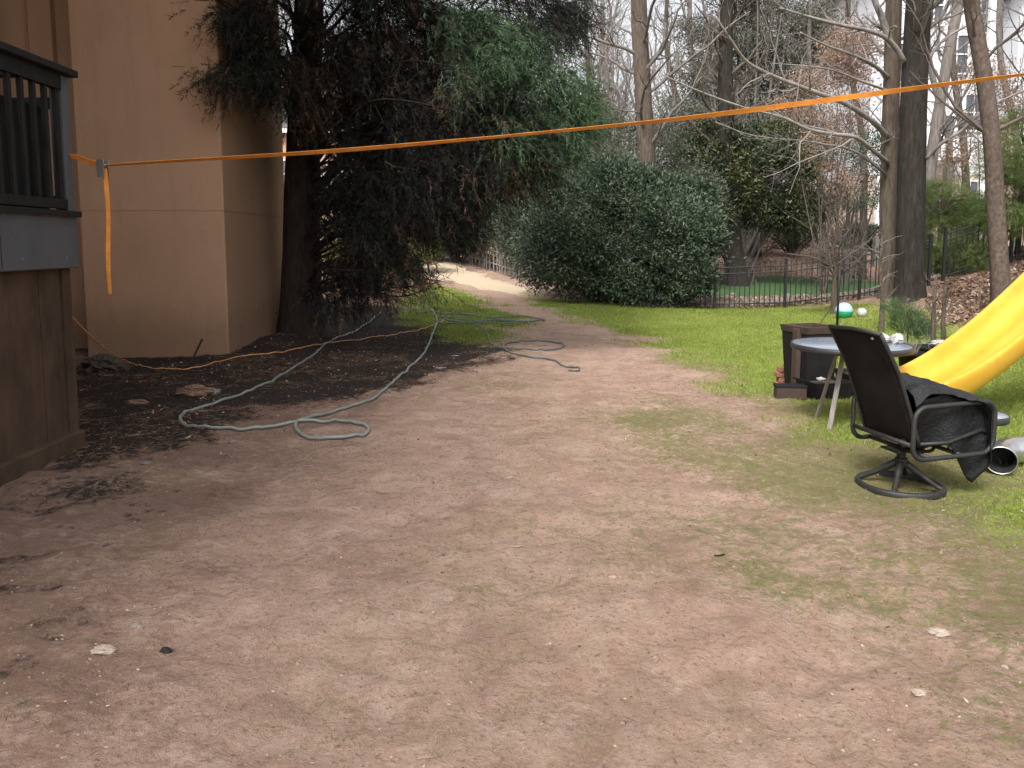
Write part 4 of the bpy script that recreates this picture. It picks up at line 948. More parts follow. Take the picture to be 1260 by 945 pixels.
def tubesmesh(name, L, mat, parent, sides=(6, 4, 3, 3)):
    mb = MB()
    for i, (P, r) in enumerate(L): V, F_ = tubes_np(P, r, sides[min(i, len(sides)-1)]); mb.add(V, F_)
    return mb.build(name, mat, parent, True)
def bare_tree(label, px, r0, r1, mat, bmat, seed, nb=26, lenf=.32, ang=1.0, up=.18, extra=None, levels=3, nch=(6, 6), hand=None, tmin=.35, wigg=.16, group='bare trees', name='bare_tree', flare=.5, twig=None, rmin=.0035):
    g = np.random.default_rng(seed); P, s = trunkline(px, extra=extra); rad = np.interp(s/s[-1], [0, 1], [r0, r1])
    t = thing(name, label, 'tree', (P[0][0], P[0][1], P[0][2]+.15), group)
    trunkmesh('trunk', P, rad, mat, t, seed=seed, flare=flare)
    B, br = grow(P[None], rad[None], nb, lenf, ang, up, wigg, 9, g, tmin=tmin, rf=.24, rmin=.012)
    if hand is not None:
        HP, HR = [], []
        for hp, hr0, hr1 in hand:
            C = catmull([at(*q) for q in hp], 6); ss = np.linspace(0, len(C)-1, 9)
            HP.append(np.stack([np.interp(ss, np.arange(len(C)), C[:, i]) for i in range(3)], 1)); HR.append(np.linspace(hr0, hr1, 9))
        for a, b in zip(HP, HR):
            C = catmull(a, 4); MB().tube(C, np.interp(np.linspace(0, 1, len(C)), np.linspace(0, 1, 9), b), 7).build('limb', M['pale_twig'], t, True)
        H1, h1 = grow(np.array(HP), np.array(HR), 9, .30, .8, .12, .2, 7, g, tmin=.15, rf=.5, rmin=.006); H2, h2 = grow(H1, h1, 5, .4, .8, .05, .25, 5, g, tmin=.1, rmin=.004)
        tubesmesh('twigs', [(H1, h1), (H2, h2)], M['pale_twig'], t, (5, 3))
    L = [(B, br)]; cur = (B, br)
    for n_, k in zip(nch, (7, 5)):
        cur = grow(cur[0], cur[1], n_, .42, .75, up, wigg*1.3, k, g, tmin=.15, rf=.5, rmin=rmin); L.append(cur)
    tubesmesh('crown', L, bmat, t, (7, 4, 3)); return t, L, g
M['twig_grey'] = simple('grey_twig', (.10, .085, .075), (.2, .18, .165), 4, .9, bump=0)
M['twig_brown'] = simple('brown_twig', (.06, .045, .038), (.13, .10, .085), 4, .9, bump=0)

bare_tree('massive dark straight trunk standing right of the metal fence end', [(1118, 393, 16.6), (1120, 300, 16.6), (1122, 200, 16.7), (1125, 100, 16.8), (1131, 0, 16.9)], .28, .235, M['dark_bark'], M['twig_grey'], 3, extra=(.1, 0, 5), nb=22, tmin=.45, lenf=.3,
          hand=[([(1140, 195, 16.5), (1160, 175, 16.2), (1185, 160, 16), (1205, 140, 15.7), (1240, 120, 15.5), (1290, 100, 15)], .045, .015), ([(1112, 75, 16.7), (1095, 50, 16.5), (1070, 38, 16.3), (1040, 32, 16), (1000, 22, 15.8), (960, 10, 15.5)], .06, .02),
                ([(1140, 75, 16.8), (1160, 50, 17), (1195, 30, 17), (1230, 25, 17)], .04, .012)])
bare_tree('rough brown trunk close behind the left side of the massive dark trunk', [(1092, 388, 17.6), (1093, 300, 17.6), (1094, 200, 17.7), (1097, 100, 17.8), (1100, 0, 17.9)], .20, .145, M['brown_bark'], M['twig_grey'], 4, extra=(-.1, 0, 5), nb=24, tmin=.4,
          hand=[([(1092, 168, 17.5), (1075, 150, 17), (1045, 130, 16.5), (1020, 118, 16.2), (1000, 115, 16), (975, 100, 15.8), (940, 90, 15.5), (915, 72, 15.2), (900, 50, 15), (880, 20, 14.8)], .065, .02),
                ([(1092, 200, 17.5), (1080, 190, 17), (1060, 172, 16.6), (1035, 165, 16.4), (1010, 165, 16.2), (980, 152, 16), (950, 140, 15.8), (900, 128, 15.6), (850, 108, 15.4), (815, 92, 15.2)], .055, .012),
                ([(1090, 215, 17.5), (1070, 198, 17), (1045, 183, 16.8), (1015, 178, 16.5), (980, 172, 16.2), (930, 168, 16), (880, 150, 15.8)], .035, .01),
                ([(1093, 95, 17.7), (1075, 80, 17.4), (1050, 68, 17), (1015, 55, 16.7), (985, 40, 16.5)], .05, .015), ([(1094, 112, 17.7), (1060, 100, 17.2), (1030, 88, 17), (1000, 82, 16.6), (950, 78, 16.4)], .03, .01),
                ([(1097, 60, 17.8), (1088, 30, 17.7), (1078, 5, 17.6), (1060, -40, 17.5)], .09, .05)])
bare_tree('slender leaning tree with scaly reddish bark at the far right', [(1233, 385, 13.4), (1230, 330, 13.4), (1225, 250, 13.5), (1221, 180, 13.5), (1212, 100, 13.6), (1201, 40, 13.7), (1195, 0, 13.8)], .145, .11, M['red_bark'], M['twig_brown'], 5, extra=(-.6, .2, 4), nb=18, tmin=.3, lenf=.3)
bare_tree('pale grey forked tree behind and right of the massive dark trunk', [(1140, 260, 24), (1147, 190, 24), (1158, 120, 24), (1170, 50, 24), (1180, 0, 24)], .19, .12, M['grey_bark'], M['twig_grey'], 6, extra=(.3, 0, 4), nb=22, tmin=.3)
bare_tree('tall vine wrapped trunk rising behind the big glossy shrub', [(800, 330, 25), (798, 250, 25), (795, 180, 25), (790, 90, 25.2), (786, 0, 25.4)], .30, .22, M['brown_bark'], M['twig_grey'], 7, extra=(-.2, 0, 6), nb=30, tmin=.3)
bare_tree('dark trunk standing on the neighbouring lawn behind the metal fence', [(906, 332, 29), (899, 290, 29), (896, 240, 29), (893, 160, 29), (893, 60, 29)], .38, .2, M['dark_bark'], M['twig_brown'], 8, extra=(0, 0, 3), nb=26, tmin=.4)
bare_tree('dark tree trunk beyond the hedge behind the neighbouring lawn', [(926, 300, 38), (925, 250, 38), (925, 150, 38), (928, 50, 38)], .33, .2, M['dark_bark'], M['twig_brown'], 9, extra=(0, 0, 3), nb=24, tmin=.4)
for i, (px, Y, r, lab) in enumerate([(740, 33, .14, 'thin bare tree left of the vine wrapped trunk'), (760, 40, .16, 'thin grey bare tree far behind the vine wrapped trunk'), (838, 36, .15, 'thin bare tree right of the vine wrapped trunk'), (868, 42, .2, 'bare tree far behind between the two dark lawn trees'),
        (978, 40, .2, 'bare tree far behind the copper leaved tree'), (1013, 36, .16, 'slim bare tree behind the weeping twiggy tree'), (1062, 34, .17, 'slim bare tree just left of the rough brown trunk'), (1160, 30, .15, 'slim bare tree before the pale townhouse balcony'),
        (1190, 33, .18, 'bare tree before the white column of the townhouse'), (1248, 30, .16, 'bare tree at the right edge behind the scaly leaning tree'), (1285, 26, .2, 'bare tree just out past the right edge'), (705, 44, .2, 'bare tree far behind the cedar tips')]):
    s_ = .012*(i % 3-1)*Y
    bare_tree(lab, [(px, 290, Y), (px+4*((i*7) % 5-2), 180, Y), (px+9*((i*5) % 5-2), 60, Y)], r, r*.5, M['grey_bark'] if i % 2 else M['brown_bark'], M['twig_grey'] if i % 3 else M['twig_brown'], 30+i, extra=(s_*.3, 0, 4.5), nb=26 if px < 1050 else 15, tmin=.3, nch=(6, 5), lenf=.28, rmin=.006)
# twiggy little weeping tree before the fence
g = np.random.default_rng(77)
P, s = trunkline([(1027, 398, 16.4), (1026, 360, 16.4), (1029, 330, 16.4), (1024, 312, 16.4), (1030, 292, 16.4)], 14); rad = np.linspace(.07, .035, 14)
wt = thing('weeping_tree', 'small crooked weeping tree of tangled bare twigs before the metal fence', 'tree', P[0]); trunkmesh('trunk', P, rad, M['brown_bark'], wt, .15, 12, 3, .3)
B, br = grow(P[None], rad[None], 20, .75, 1.1, .05, .3, 9, g, tmin=.45, rf=.5, rmin=.01); B2, b2 = grow(B, br, 9, .7, .9, -.35, .25, 7, g, tmin=.2, rmin=.005); B3, b3 = grow(B2, b2, 4, .5, .7, -.4, .25, 5, g, tmin=.1, rmin=.004)
tubesmesh('crown', [(B, br), (B2, b2), (B3, b3)], M['twig_brown'], wt, (5, 3, 3))
# slim sapling with peeling bark beside the brown trunk, brown stems by the slide
P, s = trunkline([(1084, 412, 13.4), (1086, 370, 13.4), (1083, 330, 13.4), (1086, 290, 13.5)], 12); sp_t = thing('sapling', 'slim crooked sapling with peeling pale bark before the rough brown trunk', 'tree', P[0]); trunkmesh('trunk', P, np.linspace(.05, .02, 12), M['red_bark'], sp_t, .25, 9, 5, .2)
B, br = grow(P[None], np.linspace(.05, .02, 12)[None], 12, .35, 1.1, .0, .3, 7, g, tmin=.3, rf=.4, rmin=.006); tubesmesh('crown', [(B, br), grow(B, br, 4, .5, .8, -.1, .3, 5, g)], M['twig_grey'], sp_t)
for px, lab in ((1149, 'left of two thin brown sapling stems behind the slide'), (1161, 'right of two thin brown sapling stems behind the slide')):
    P, s = trunkline([(px, 432 if px < 1155 else 412, 10.5), (px-1, 400, 10.5), (px+2, 350, 10.5)], 10); t = thing('sapling', lab, 'tree', P[0], 'thin brown saplings'); trunkmesh('trunk', P, np.linspace(.04, .018, 10), M['brown_bark'], t, .15, 9, px, .2)
    B, br = grow(P[None], np.linspace(.03, .015, 10)[None], 9, .4, .8, .2, .2, 6, g, tmin=.4, rf=.4, rmin=.004); tubesmesh('crown', [(B, br)], M['twig_brown'], t)

# ---- foliage in clumps
def blobpts(blobs, n, g, shell=.45, gap=.42, fs=1.3):
    """points through ellipsoids (cx,cy,cz,rx,ry,rz), thinned by a noise field so that there are gaps"""
    b = np.array(blobs); vol = (b[:, 3]*b[:, 4]*b[:, 5])**.8; k = g.choice(len(b), n*2, p=vol/vol.sum())
    d = nrm(g.normal(size=(n*2, 3))); r = (shell+(1-shell)*g.random(n*2)**.7)[:, None]; r = r*(1+.12*g.normal(size=(n*2, 1)))*(.72+.62*fbm(d[:, 0]*2.6+k*3.7+20, d[:, 2]*2.6+d[:, 1]*1.9+20, 71, 3))[:, None]
    P = b[k, :3]+d*b[k, 3:6]*r
    f = fbm(P[:, 0]*fs+P[:, 1]*.7*fs+30, P[:, 2]*fs+40-P[:, 1]*.4*fs, 12, 3)
    m = (f > gap) & (P[:, 2] > hgt(P[:, 0], P[:, 1])); return P[m][:n], d[m][:n], k[m][:n]
def px_blob(px, py, Y, rx, ry, rd): c = at(px, py, Y); s = Y/FP; return (*c, rx*s, rd, ry*s)
def broadleaf(name, label, cat, blobs, n, L, Wd, mat, seed, base=None, mass=None, vfn=None, wood=None, woodr=.05, group=None, gap=.42, shell=.5, fs=1.3, drop=0., nw=14):
    g = np.random.default_rng(seed); P, d, k = blobpts(blobs, n, g, shell, gap, fs); n = len(P)
    b = np.array(blobs); c = b.mean(0) if base is None else np.array([*base, 0, 0, 0, 0][:6]); z0 = float(hgt(c[0], c[1]))
    t = thing(name, label, cat, (c[0], c[1], z0), group)
    D = d*.8+g.normal(0, .7, (n, 3))+np.array([0, 0, .2-drop]); V, F_ = leafquads(P, D, g.uniform(*L, n), g.uniform(*Wd, n), g)
    clump = fbm(P[:, 0]*1.7+9, P[:, 2]*1.7+P[:, 1]+7, seed, 3); v = np.clip(.5+.9*(clump-.5)+g.normal(0, .26, n), 0, 1) if vfn is None else vfn(P, g)
    mk('crown', V, F_, mat, t, False, {'v': np.repeat(v, 4)})
    if wood is not None:
        paths = []; o = np.array([c[0], c[1], z0-.05])
        for i in range(nw):
            e = b[i % len(b), :3]+g.normal(size=3)*b[i % len(b), 3:6]*.4; m_ = (o+e)/2+g.normal(0, .15, 3); m_[2] += .1
            C = catmull([o+g.normal(0, .12, 3)*[1, 1, 0], m_, e], 4); paths.append(C)
        PP = np.array(paths); rr = np.linspace(woodr, woodr*.3, PP.shape[1])[None].repeat(len(PP), 0); B2 = grow(PP, rr, 8, .35, .8, .1, .25, 5, g, tmin=.3)
        tubesmesh('stems', [(PP, rr), B2], wood, t, (6, 3))
    return t
M['camellia'] = leafmat('glossy_leaf', [(.016, .030, .017), (.038, .062, .034), (.066, .098, .054), (.115, .145, .09)], .52, .15, .5)
M['magnolia'] = leafmat('magnolia_leaf', [(.018, .028, .015), (.035, .055, .026), (.07, .085, .038), (.17, .16, .06)], .4, .15, .5)
M['dull'] = leafmat('dull_leaf', [(.035, .05, .03), (.07, .09, .055), (.12, .13, .09), (.16, .15, .12)], .7, .2)
M['olive'] = leafmat('yellow_green_leaf', [(.08, .10, .025), (.15, .17, .04), (.25, .25, .07)], .6, .35)
M['copper'] = leafmat('copper_leaf', [(.2, .12, .085), (.33, .215, .16), (.47, .345, .27)], .7, .4)
M['greygreen'] = leafmat('grey_green_leaf', [(.055, .065, .05), (.10, .115, .085), (.165, .17, .14), (.25, .205, .165)], .6, .25)
M['hedge'] = leafmat('hedge_leaf', [(.015, .03, .012), (.03, .055, .02), (.05, .08, .03)], .5, .15)
broadleaf('camellia_shrub', 'huge rounded glossy dark green shrub at the back edge of the grass', 'shrub',
          [px_blob(770, 290, 20.8, 85, 78, 1.5), px_blob(700, 300, 21.4, 60, 58, 1.4), px_blob(825, 300, 19.8, 55, 66, 1.2), px_blob(850, 335, 19.3, 32, 32, .9), px_blob(860, 290, 20, 30, 38, 1), px_blob(760, 240, 22, 62, 42, 1.3), px_blob(700, 260, 22.5, 45, 45, 1.2), px_blob(840, 270, 21.8, 38, 45, 1.2), px_blob(730, 340, 21.3, 65, 30, 1.2), px_blob(810, 340, 19.6, 62, 32, 1.0), px_blob(662, 320, 22.6, 30, 35, 1.0)]
          + [px_blob(float(a), float(b_), 21, float(c_), float(c_)*1.1, .35) for a, b_, c_ in zip(np.random.default_rng(4).uniform(655, 870, 26), 222+np.abs(np.random.default_rng(5).normal(0, 24, 26))+.0022*(np.random.default_rng(4).uniform(655, 870, 26)-765)**2-14, np.random.default_rng(6).uniform(9, 20, 26))],
          95000, (.07, .15), (.03, .06), M['camellia'], 101, wood=M['twig_brown'], gap=.43, shell=.5, fs=2.6)
broadleaf('evergreen_shrub', 'dark leafy shrub overhanging the old wooden fence', 'shrub', [px_blob(600, 270, 29, 42, 34, 1.3), px_blob(560, 272, 30, 36, 34, 1.3), px_blob(640, 285, 27, 30, 36, 1.1), px_blob(575, 235, 30, 50, 30, 1.2), px_blob(650, 235, 28, 40, 35, 1.2), px_blob(600, 302, 31.5, 60, 26, 1), px_blob(680, 320, 28, 35, 30, 1), px_blob(540, 295, 31, 30, 25, 1)],
          48000, (.08, .13), (.035, .06), M['camellia'], 102, wood=M['twig_grey'], gap=.40, fs=1.6)
broadleaf('evergreen_shrub', 'loose dull grey green bushes rising behind the top of the huge rounded shrub', 'shrub', [px_blob(700, 225, 26, 40, 34, 1.2), px_blob(750, 205, 27, 45, 30, 1.2), px_blob(820, 205, 27, 40, 34, 1.2), px_blob(860, 235, 26, 30, 34, 1.2), px_blob(655, 210, 28, 30, 30, 1.2), px_blob(780, 170, 30, 60, 26, 1.4), px_blob(720, 150, 31, 40, 30, 1.4)],
          30000, (.08, .14), (.03, .05), M['dull'], 113, wood=M['twig_grey'], gap=.45, shell=.25, fs=1.4)
broadleaf('green_shrub', 'bright yellow green bush glimpsed beside the path under the cedar tips', 'shrub', [px_blob(522, 300, 27, 20, 24, .7), px_blob(512, 318, 26.5, 20, 15, .7)], 5000, (.07, .12), (.03, .06), M['olive'], 103, wood=M['twig_brown'])
broadleaf('green_shrub', 'yellow green bush in the gap just right of the cedar trunk', 'shrub', [px_blob(405, 285, 24, 22, 36, .9), px_blob(425, 320, 23, 28, 25, .9), px_blob(470, 330, 23, 35, 20, .9)], 8000, (.07, .12), (.03, .06), M['olive'], 104, wood=M['twig_brown'])
broadleaf('willowy_tree', 'feathery yellow green small tree between the cedar tips and the big shrub', 'tree', [px_blob(690, 205, 27, 30, 26, 1), px_blob(665, 225, 27, 25, 22, 1), px_blob(715, 225, 27, 18, 18, .8)], 6000, (.08, .14), (.012, .02), M['olive'], 105, wood=M['twig_grey'], drop=.5)
broadleaf('magnolia_tree', 'dark magnolia with some yellowing leaves behind the metal fence', 'tree',
          [px_blob(900, 215, 29.5, 55, 40, 1.6), px_blob(955, 220, 30, 50, 45, 1.7), px_blob(870, 265, 28.5, 32, 28, 1.2), px_blob(935, 255, 30, 40, 25, 1.4), px_blob(975, 260, 30, 40, 30, 1.4), px_blob(880, 180, 30, 50, 30, 1.5), px_blob(950, 175, 31, 45, 25, 1.5)],
          34000, (.12, .2), (.05, .08), M['magnolia'], 106, wood=M['twig_brown'], gap=.44, nw=7, woodr=.04, fs=1.1)
broadleaf('copper_tree', 'young tree holding pale copper brown dead leaves left of the brown trunk', 'tree',
          [px_blob(1035, 215, 25, 26, 45, 1), px_blob(1010, 170, 25, 25, 35, 1), px_blob(1045, 130, 25, 32, 40, 1.1), px_blob(1020, 95, 25.5, 45, 30, 1.2), px_blob(1050, 60, 25.5, 40, 35, 1.2), px_blob(985, 120, 25.5, 30, 30, 1.2)], 9500, (.07, .13), (.03, .055), M['copper'], 107, wood=M['twig_brown'], gap=.47, shell=.2, drop=.4, nw=9, woodr=.03)
broadleaf('copper_tree', 'copper leaved tree between the pale townhouse and the leaning scaly tree', 'tree',
          [px_blob(1175, 190, 27, 30, 30, 1.1), px_blob(1240, 140, 27, 30, 60, 1.2), px_blob(1250, 240, 25, 25, 40, 1.2), px_blob(1215, 90, 27, 40, 25, 1.2)], 4200, (.07, .13), (.03, .055), M['copper'], 108, wood=M['twig_brown'], gap=.5, shell=.1, drop=.4, nw=9, woodr=.03)
broadleaf('evergreen_tree', 'tall hazy grey green tree filling the middle of the skyline', 'tree',
          [px_blob(850, 120, 36, 45, 55, 2.2), px_blob(905, 80, 37, 60, 60, 2.4), px_blob(880, 20, 37, 60, 45, 2.4), px_blob(950, 110, 37, 50, 50, 2.2), px_blob(960, 40, 37, 50, 45, 2.2), px_blob(850, 170, 35, 40, 30, 1.8), px_blob(1000, 175, 34, 40, 40, 1.8), px_blob(900, 150, 34, 60, 34, 1.8), px_blob(920, -50, 37, 80, 50, 2.4), px_blob(1000, 60, 38, 35, 60, 2)],
          80000, (.10, .2), (.035, .07), M['greygreen'], 109, wood=M['twig_grey'], gap=.45, shell=.15, drop=.3, fs=.9, woodr=.12, nw=40)
broadleaf('evergreen_tree', 'dark evergreen tree behind the copper leaves near the fence end', 'tree', [px_blob(1060, 230, 30, 30, 30, 1.4), px_blob(1000, 240, 31, 30, 35, 1.4), px_blob(1070, 190, 31, 25, 30, 1.3)], 8000, (.08, .14), (.03, .05), M['camellia'], 110, wood=M['twig_grey'], gap=.48)
for i, (px, py, Y, rx, ry, lab) in enumerate([(1058, 290, 37, 28, 14, 'clipped dark hedge behind the square weathered post'), (975, 290, 38, 42, 16, 'low dark hedge at the top of the mulch bank'), (880, 290, 38, 36, 14, 'dark hedge left of the lawn trunk at the top of the bank'), (780, 285, 38, 80, 26, 'long dark hedge behind the huge rounded shrub')]):
    broadleaf('hedge', lab, 'hedge', [px_blob(px-rx*.5, py, Y, rx*.6, ry, .8), px_blob(px, py, Y, rx*.6, ry*1.05, .8), px_blob(px+rx*.5, py, Y, rx*.6, ry*.95, .8)], 6000, (.06, .11), (.03, .06), M['hedge'], 120+i, wood=M['twig_brown'], gap=.3, shell=.6, group='hedges')
# soft pines at right
M['softpine'] = leafmat('soft_pine', [(.06, .10, .025), (.12, .17, .045), (.2, .24, .07)], .6, .3)
def sprigs(P, D, L, nn, nl, nw_, g, droop=.35, spread=.8):
    n = len(P); D = nrm(D); t = g.random((n, nn))*.95+.05; L = np.broadcast_to(L, n)
    Q = P[:, None]+D[:, None]*(L[:, None]*t)[..., None]; Q[..., 2] -= droop*L[:, None]*t**2
    dd = D[:, None]*.7+g.normal(0, spread*.6, (n, nn, 3))+np.array([0, 0, -droop*.6]); return Q.reshape(-1, 3), dd.reshape(-1, 3), np.repeat(np.arange(n), nn)
def needle_tree(name, label, blobs, ns, nn, L, nl, nw_, mat, seed, base, wood, shell=.3, gap=.42, droop=.35, vfn=None, limb=.04, fs=1.3, trunk=None, group=None, taper=True):
    g = np.random.default_rng(seed); P, d, k = blobpts(blobs, ns, g, shell, gap, fs); b = np.array(blobs)
    bs = np.array([base[0], base[1], float(hgt(base[0], base[1]))]); t = thing(name, label, 'tree', bs, group)
    out = nrm(P-np.array([bs[0], bs[1], 0])*[1, 1, 0]-P*[0, 0, 1]); D = out*.7+d*.35+g.normal(0, .3, P.shape)+np.array([0, 0, -droop])
    Q, dd, ii = sprigs(P, D, g.uniform(*L, len(P)), nn, nl, nw_, g, droop)
    V, F_ = needles(Q, dd, g.uniform(*nl, len(Q)), nw_, g)
    v = np.clip(.5+.8*(fbm(P[:, 0]*1.5+20, P[:, 2]*1.5+P[:, 1]*.6+20, seed, 3)-.5)+g.normal(0, .15, len(P)), 0, 1) if vfn is None else vfn(P, k, g)
    mk('crown', V, F_, mat, t, False, {'v': np.repeat(v[ii], 3)})
    paths = []
    for i in range(len(b)):
        e = b[i, :3]; h0 = max(bs[2]+.5, e[2]-.25*np.hypot(e[0]-bs[0], e[1]-bs[1])+.2); o = np.array([bs[0], bs[1], h0])
        for q in range(3):
            ee = e+g.normal(size=3)*b[i, 3:6]*.45; L_ = np.linalg.norm(ee-o); q1 = o+(ee-o)*.35+np.array([0, 0, .13*L_])+g.normal(0, .05*L_, 3); q2 = o+(ee-o)*.72+np.array([0, 0, .10*L_])+g.normal(0, .05*L_, 3); paths.append(catmull([o, q1, q2, ee], 5))
    PP = np.array(paths); rr = np.linspace(limb, limb*.2, PP.shape[1])[None].repeat(len(PP), 0); B2 = grow(PP, rr, 12, .28, .8, -.15, .2, 6, g, tmin=.25, rmin=.004); B3 = grow(B2[0], B2[1], 4, .5, .7, -.25, .2, 5, g)
    tubesmesh('limbs', [(PP, rr), B2, B3], wood, t, (6, 4, 3)); return t, bs
for i, (bl_, bx, by, lab) in enumerate([([px_blob(1160, 290, 19.5, 30, 40, .9), px_blob(1185, 265, 19.5, 30, 28, .9), px_blob(1150, 320, 19.5, 20, 22, .8), px_blob(1150, 235, 19.5, 20, 14, .7)], 10.6, 19.3, 'soft yellow green young pine behind the fence right of the massive trunk'),
                                        ([px_blob(1235, 215, 17, 30, 30, 1), px_blob(1262, 170, 17, 30, 40, 1), px_blob(1245, 260, 17, 25, 30, 1), px_blob(1280, 235, 17, 40, 45, 1), px_blob(1195, 310, 18, 22, 25, .8)], 11.6, 17.8, 'soft green pine spreading in from the right edge behind the leaning tree')]):
    t, bs = needle_tree('young_pine', lab, bl_, 5200, 15, (.15, .3), (.08, .14), .006, M['softpine'], 200+i, (bx, by), M['twig_brown'], gap=.40, droop=.1, group='young pines')
    tp = max(b[2] for b in bl_)+.8; MB().tube([(bs[0], bs[1], bs[2]-.1), (bs[0]+.05, bs[1], tp)], [.07, .02], 8).build('trunk', M['brown_bark'], t, True)
pb = G(1112, 432); t, bs = needle_tree('pine_seedling', 'little blue green pine seedling growing between the table and the slide', [px_blob(1118, 398, 11.2, 17, 16, .25), px_blob(1108, 382, 11.2, 13, 12, .2), px_blob(1130, 410, 11.2, 12, 9, .2)], 420, 16, (.08, .16), (.07, .12), .004,
    leafmat('blue_pine', [(.04, .08, .035), (.08, .13, .055), (.14, .18, .08)], .6, .2), 210, (at(1116, 430, 11.2)[0], 11.2), M['twig_brown'], gap=.2, droop=-.3, limb=.01)
tag(t, cat='seedling'); MB().tube([(bs[0], bs[1], bs[2]-.03), (bs[0], bs[1], bs[2]+.6)], [.012, .006], 6).build('trunk', M['brown_bark'], t, True)
# dry grass clumps on the bank across the lawn
xs, ys = rng.uniform(7, 17, 2600), rng.uniform(34, 39, 2600); cl = fbm(xs*1.5, ys*1.5, 4) > .48; xs, ys = xs[cl], ys[cl]
V, F_ = needles(np.stack([xs, ys, hgt(xs, ys)], 1), np.stack([rng.normal(0, .5, len(xs)), rng.normal(0, .5, len(xs)), np.ones(len(xs))], 1), rng.uniform(.2, .5, len(xs)), .03, rng)
tag(mk('dry_grass', V, F_, M['litter'], None, False, {'v': np.repeat(rng.uniform(.4, .9, len(xs)), 3)}), 'dry pale grass tufts on the mulch bank beyond the lawn', 'dry grass', kind='stuff')

# ------------------------------------------------------------------ the cedar
cbp = np.array([-3.58, 13.2]); 
M['cedar'] = leafmat('cedar_needles', [(.014, .013, .012), (.024, .026, .021), (.04, .066, .036), (.085, .145, .07), (.07, .048, .036), (.15, .088, .058)], .75, .12, .2)  # near-black stops put the crown's shade into the needle colour
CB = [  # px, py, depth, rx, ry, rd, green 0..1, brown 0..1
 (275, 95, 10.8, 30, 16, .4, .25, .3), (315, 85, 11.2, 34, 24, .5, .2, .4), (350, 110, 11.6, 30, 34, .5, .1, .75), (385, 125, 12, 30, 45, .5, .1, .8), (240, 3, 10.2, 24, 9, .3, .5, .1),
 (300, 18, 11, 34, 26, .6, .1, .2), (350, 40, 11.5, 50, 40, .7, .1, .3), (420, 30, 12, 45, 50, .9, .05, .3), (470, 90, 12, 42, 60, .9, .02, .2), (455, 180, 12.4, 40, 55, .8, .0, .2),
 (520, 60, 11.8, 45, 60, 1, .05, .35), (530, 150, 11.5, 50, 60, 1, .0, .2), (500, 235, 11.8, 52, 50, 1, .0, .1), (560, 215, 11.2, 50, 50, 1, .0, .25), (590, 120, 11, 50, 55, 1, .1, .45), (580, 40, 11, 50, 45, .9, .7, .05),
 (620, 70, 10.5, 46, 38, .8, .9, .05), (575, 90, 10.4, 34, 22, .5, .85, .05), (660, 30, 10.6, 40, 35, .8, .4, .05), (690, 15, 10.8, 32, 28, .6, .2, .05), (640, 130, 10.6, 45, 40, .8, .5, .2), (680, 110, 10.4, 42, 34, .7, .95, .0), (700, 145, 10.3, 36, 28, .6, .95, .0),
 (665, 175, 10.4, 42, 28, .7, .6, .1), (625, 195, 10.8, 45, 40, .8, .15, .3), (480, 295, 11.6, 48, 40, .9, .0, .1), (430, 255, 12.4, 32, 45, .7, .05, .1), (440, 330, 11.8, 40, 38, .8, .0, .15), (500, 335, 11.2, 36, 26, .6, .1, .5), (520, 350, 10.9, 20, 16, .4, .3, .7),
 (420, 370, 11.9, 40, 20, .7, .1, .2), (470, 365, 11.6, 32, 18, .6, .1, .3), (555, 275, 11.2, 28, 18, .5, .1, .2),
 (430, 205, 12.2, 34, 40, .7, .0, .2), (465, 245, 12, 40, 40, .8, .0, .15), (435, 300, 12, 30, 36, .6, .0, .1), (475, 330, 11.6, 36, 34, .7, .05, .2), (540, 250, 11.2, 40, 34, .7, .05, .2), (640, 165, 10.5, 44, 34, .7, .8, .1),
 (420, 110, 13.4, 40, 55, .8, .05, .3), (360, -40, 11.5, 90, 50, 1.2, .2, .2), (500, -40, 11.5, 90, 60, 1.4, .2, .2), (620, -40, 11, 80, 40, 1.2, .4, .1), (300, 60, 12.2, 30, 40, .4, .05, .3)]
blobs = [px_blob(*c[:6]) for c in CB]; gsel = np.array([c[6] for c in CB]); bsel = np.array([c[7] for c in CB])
ghigh = np.random.default_rng(5)
for k in range(16):
    z = ghigh.uniform(6.4, 12); rr = (13.5-z)*.33; a = ghigh.uniform(0, 6.28); blobs.append((cbp[0]+.6+rr*math.cos(a), cbp[1]-.8+rr*math.sin(a)*.9, z, 1.5, 1.5, .8)); gsel = np.append(gsel, .3); bsel = np.append(bsel, .2)
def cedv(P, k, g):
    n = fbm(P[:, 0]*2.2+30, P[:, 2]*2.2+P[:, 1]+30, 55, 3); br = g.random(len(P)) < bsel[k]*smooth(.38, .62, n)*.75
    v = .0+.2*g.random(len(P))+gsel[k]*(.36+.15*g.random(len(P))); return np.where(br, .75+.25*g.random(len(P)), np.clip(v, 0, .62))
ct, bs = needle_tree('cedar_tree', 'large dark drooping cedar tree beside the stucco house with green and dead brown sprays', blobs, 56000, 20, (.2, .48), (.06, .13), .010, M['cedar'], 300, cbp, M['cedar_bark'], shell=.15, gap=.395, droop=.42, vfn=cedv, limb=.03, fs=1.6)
P, s = trunkline([(370, 418, 13.2), (371, 350, 13.2), (372, 250, 13.2), (375, 150, 13.25), (378, 50, 13.3), (380, 0, 13.35)], 20, extra=(.1, 0, 7)); trunkmesh('trunk', P, np.interp(s/s[-1], [0, 1], [.34, .1]), M['cedar_bark'], ct, .1, 22, 9, .35)
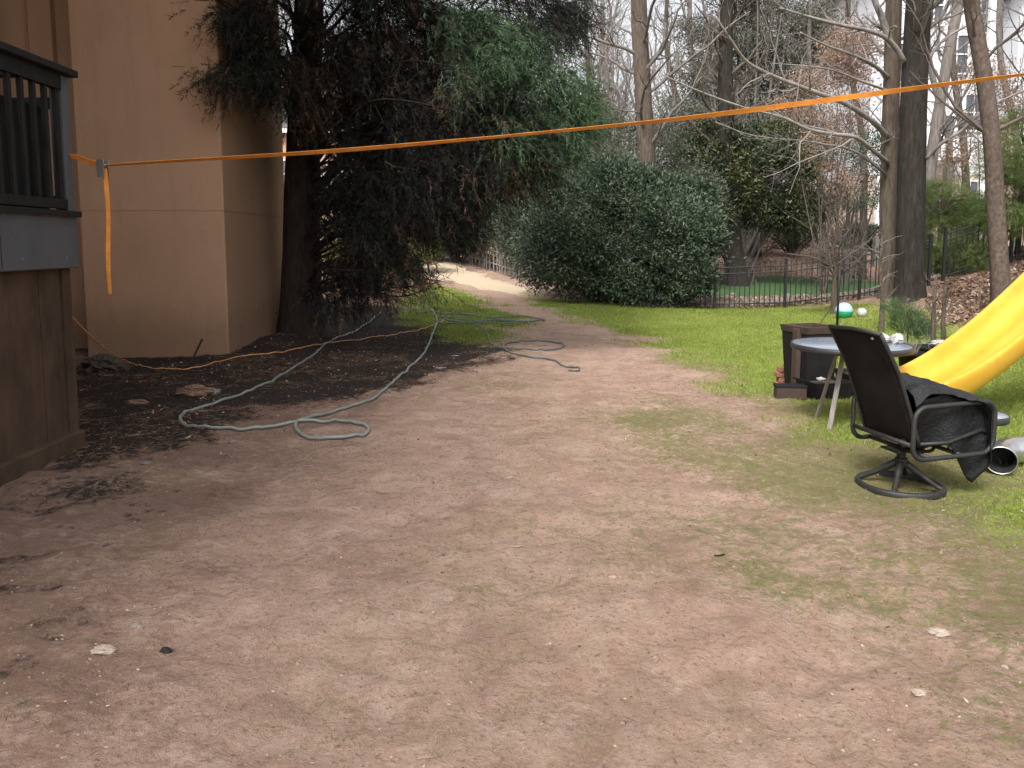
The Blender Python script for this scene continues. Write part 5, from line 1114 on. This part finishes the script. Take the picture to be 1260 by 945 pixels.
# dead snags low on the trunk
g = np.random.default_rng(9); sn = []
for k in range(24):
    h = g.uniform(.8, 5); a = g.uniform(-1.2, .9); o = np.array([cbp[0]+.05*h/5, cbp[1], h]); d = np.array([math.cos(a), math.sin(a), g.uniform(-.35, .05)]); L = g.uniform(.8, 2.2); sn.append([o+d*L*t+np.array([0, 0, -.25*L*t*t+.1*math.sin(5*t+k)*t]) for t in np.linspace(0, 1, 8)])
SN = np.array(sn); r_ = np.linspace(.022, .005, 8)[None].repeat(len(SN), 0); S2 = grow(SN, r_, 7, .35, .8, -.1, .25, 5, g); tubesmesh('dead_snags', [(SN, r_), S2], M['cedar_bark'], ct, (5, 3))

# ------------------------------------------------------------------ far wood
g = np.random.default_rng(500)
n = 110; bx = g.uniform(-45, 60, n); by = g.uniform(52, 85, n); hh = g.uniform(12, 22, n); K = 10
T = np.stack([np.stack([bx+g.normal(0, .5, n)*t, by, hgt(bx, by)-.3+hh*t], 1) for t in np.linspace(0, 1, K)], 1); tr_ = np.linspace(.22, .05, K)[None]*g.uniform(.6, 1.3, (n, 1))
B = grow(T, tr_, 22, .25, .8, .3, .18, 7, g, tmin=.2, rmin=.02, rf=.4); B2 = grow(B[0], B[1], 5, .45, .7, .2, .2, 5, g, tmin=.2, rmin=.015)
mb = MB()
for (P, r_), s_ in zip([(T, tr_), B, B2], (7, 4, 3)): V, F_ = tubes_np(P, r_, s_); mb.add(V, F_)
tag(mb.build('far_wood', M['twig_grey'], None, True), 'far off wood of bare grey trees behind the houses', 'wood', kind='stuff')
n = 80000; P = np.stack([g.uniform(-40, 55, n), g.uniform(50, 75, n), g.random(n)**1.8*9.5], 1); P[:, 2] += hgt(P[:, 0], P[:, 1]); f = fbm(P[:, 0]*.25+40, P[:, 2]*.3+40, 91, 3); P = P[f > .44]; n = len(P)
V, F_ = leafquads(P, g.normal(size=(n, 3)), g.uniform(.3, .7, n), g.uniform(.15, .35, n), g)
tag(mk('far_brush', V, F_, M['greygreen'], None, False, {'v': np.repeat(g.random(n), 4)}), 'hazy grey green brush and undergrowth in the far background', 'brush', kind='stuff')
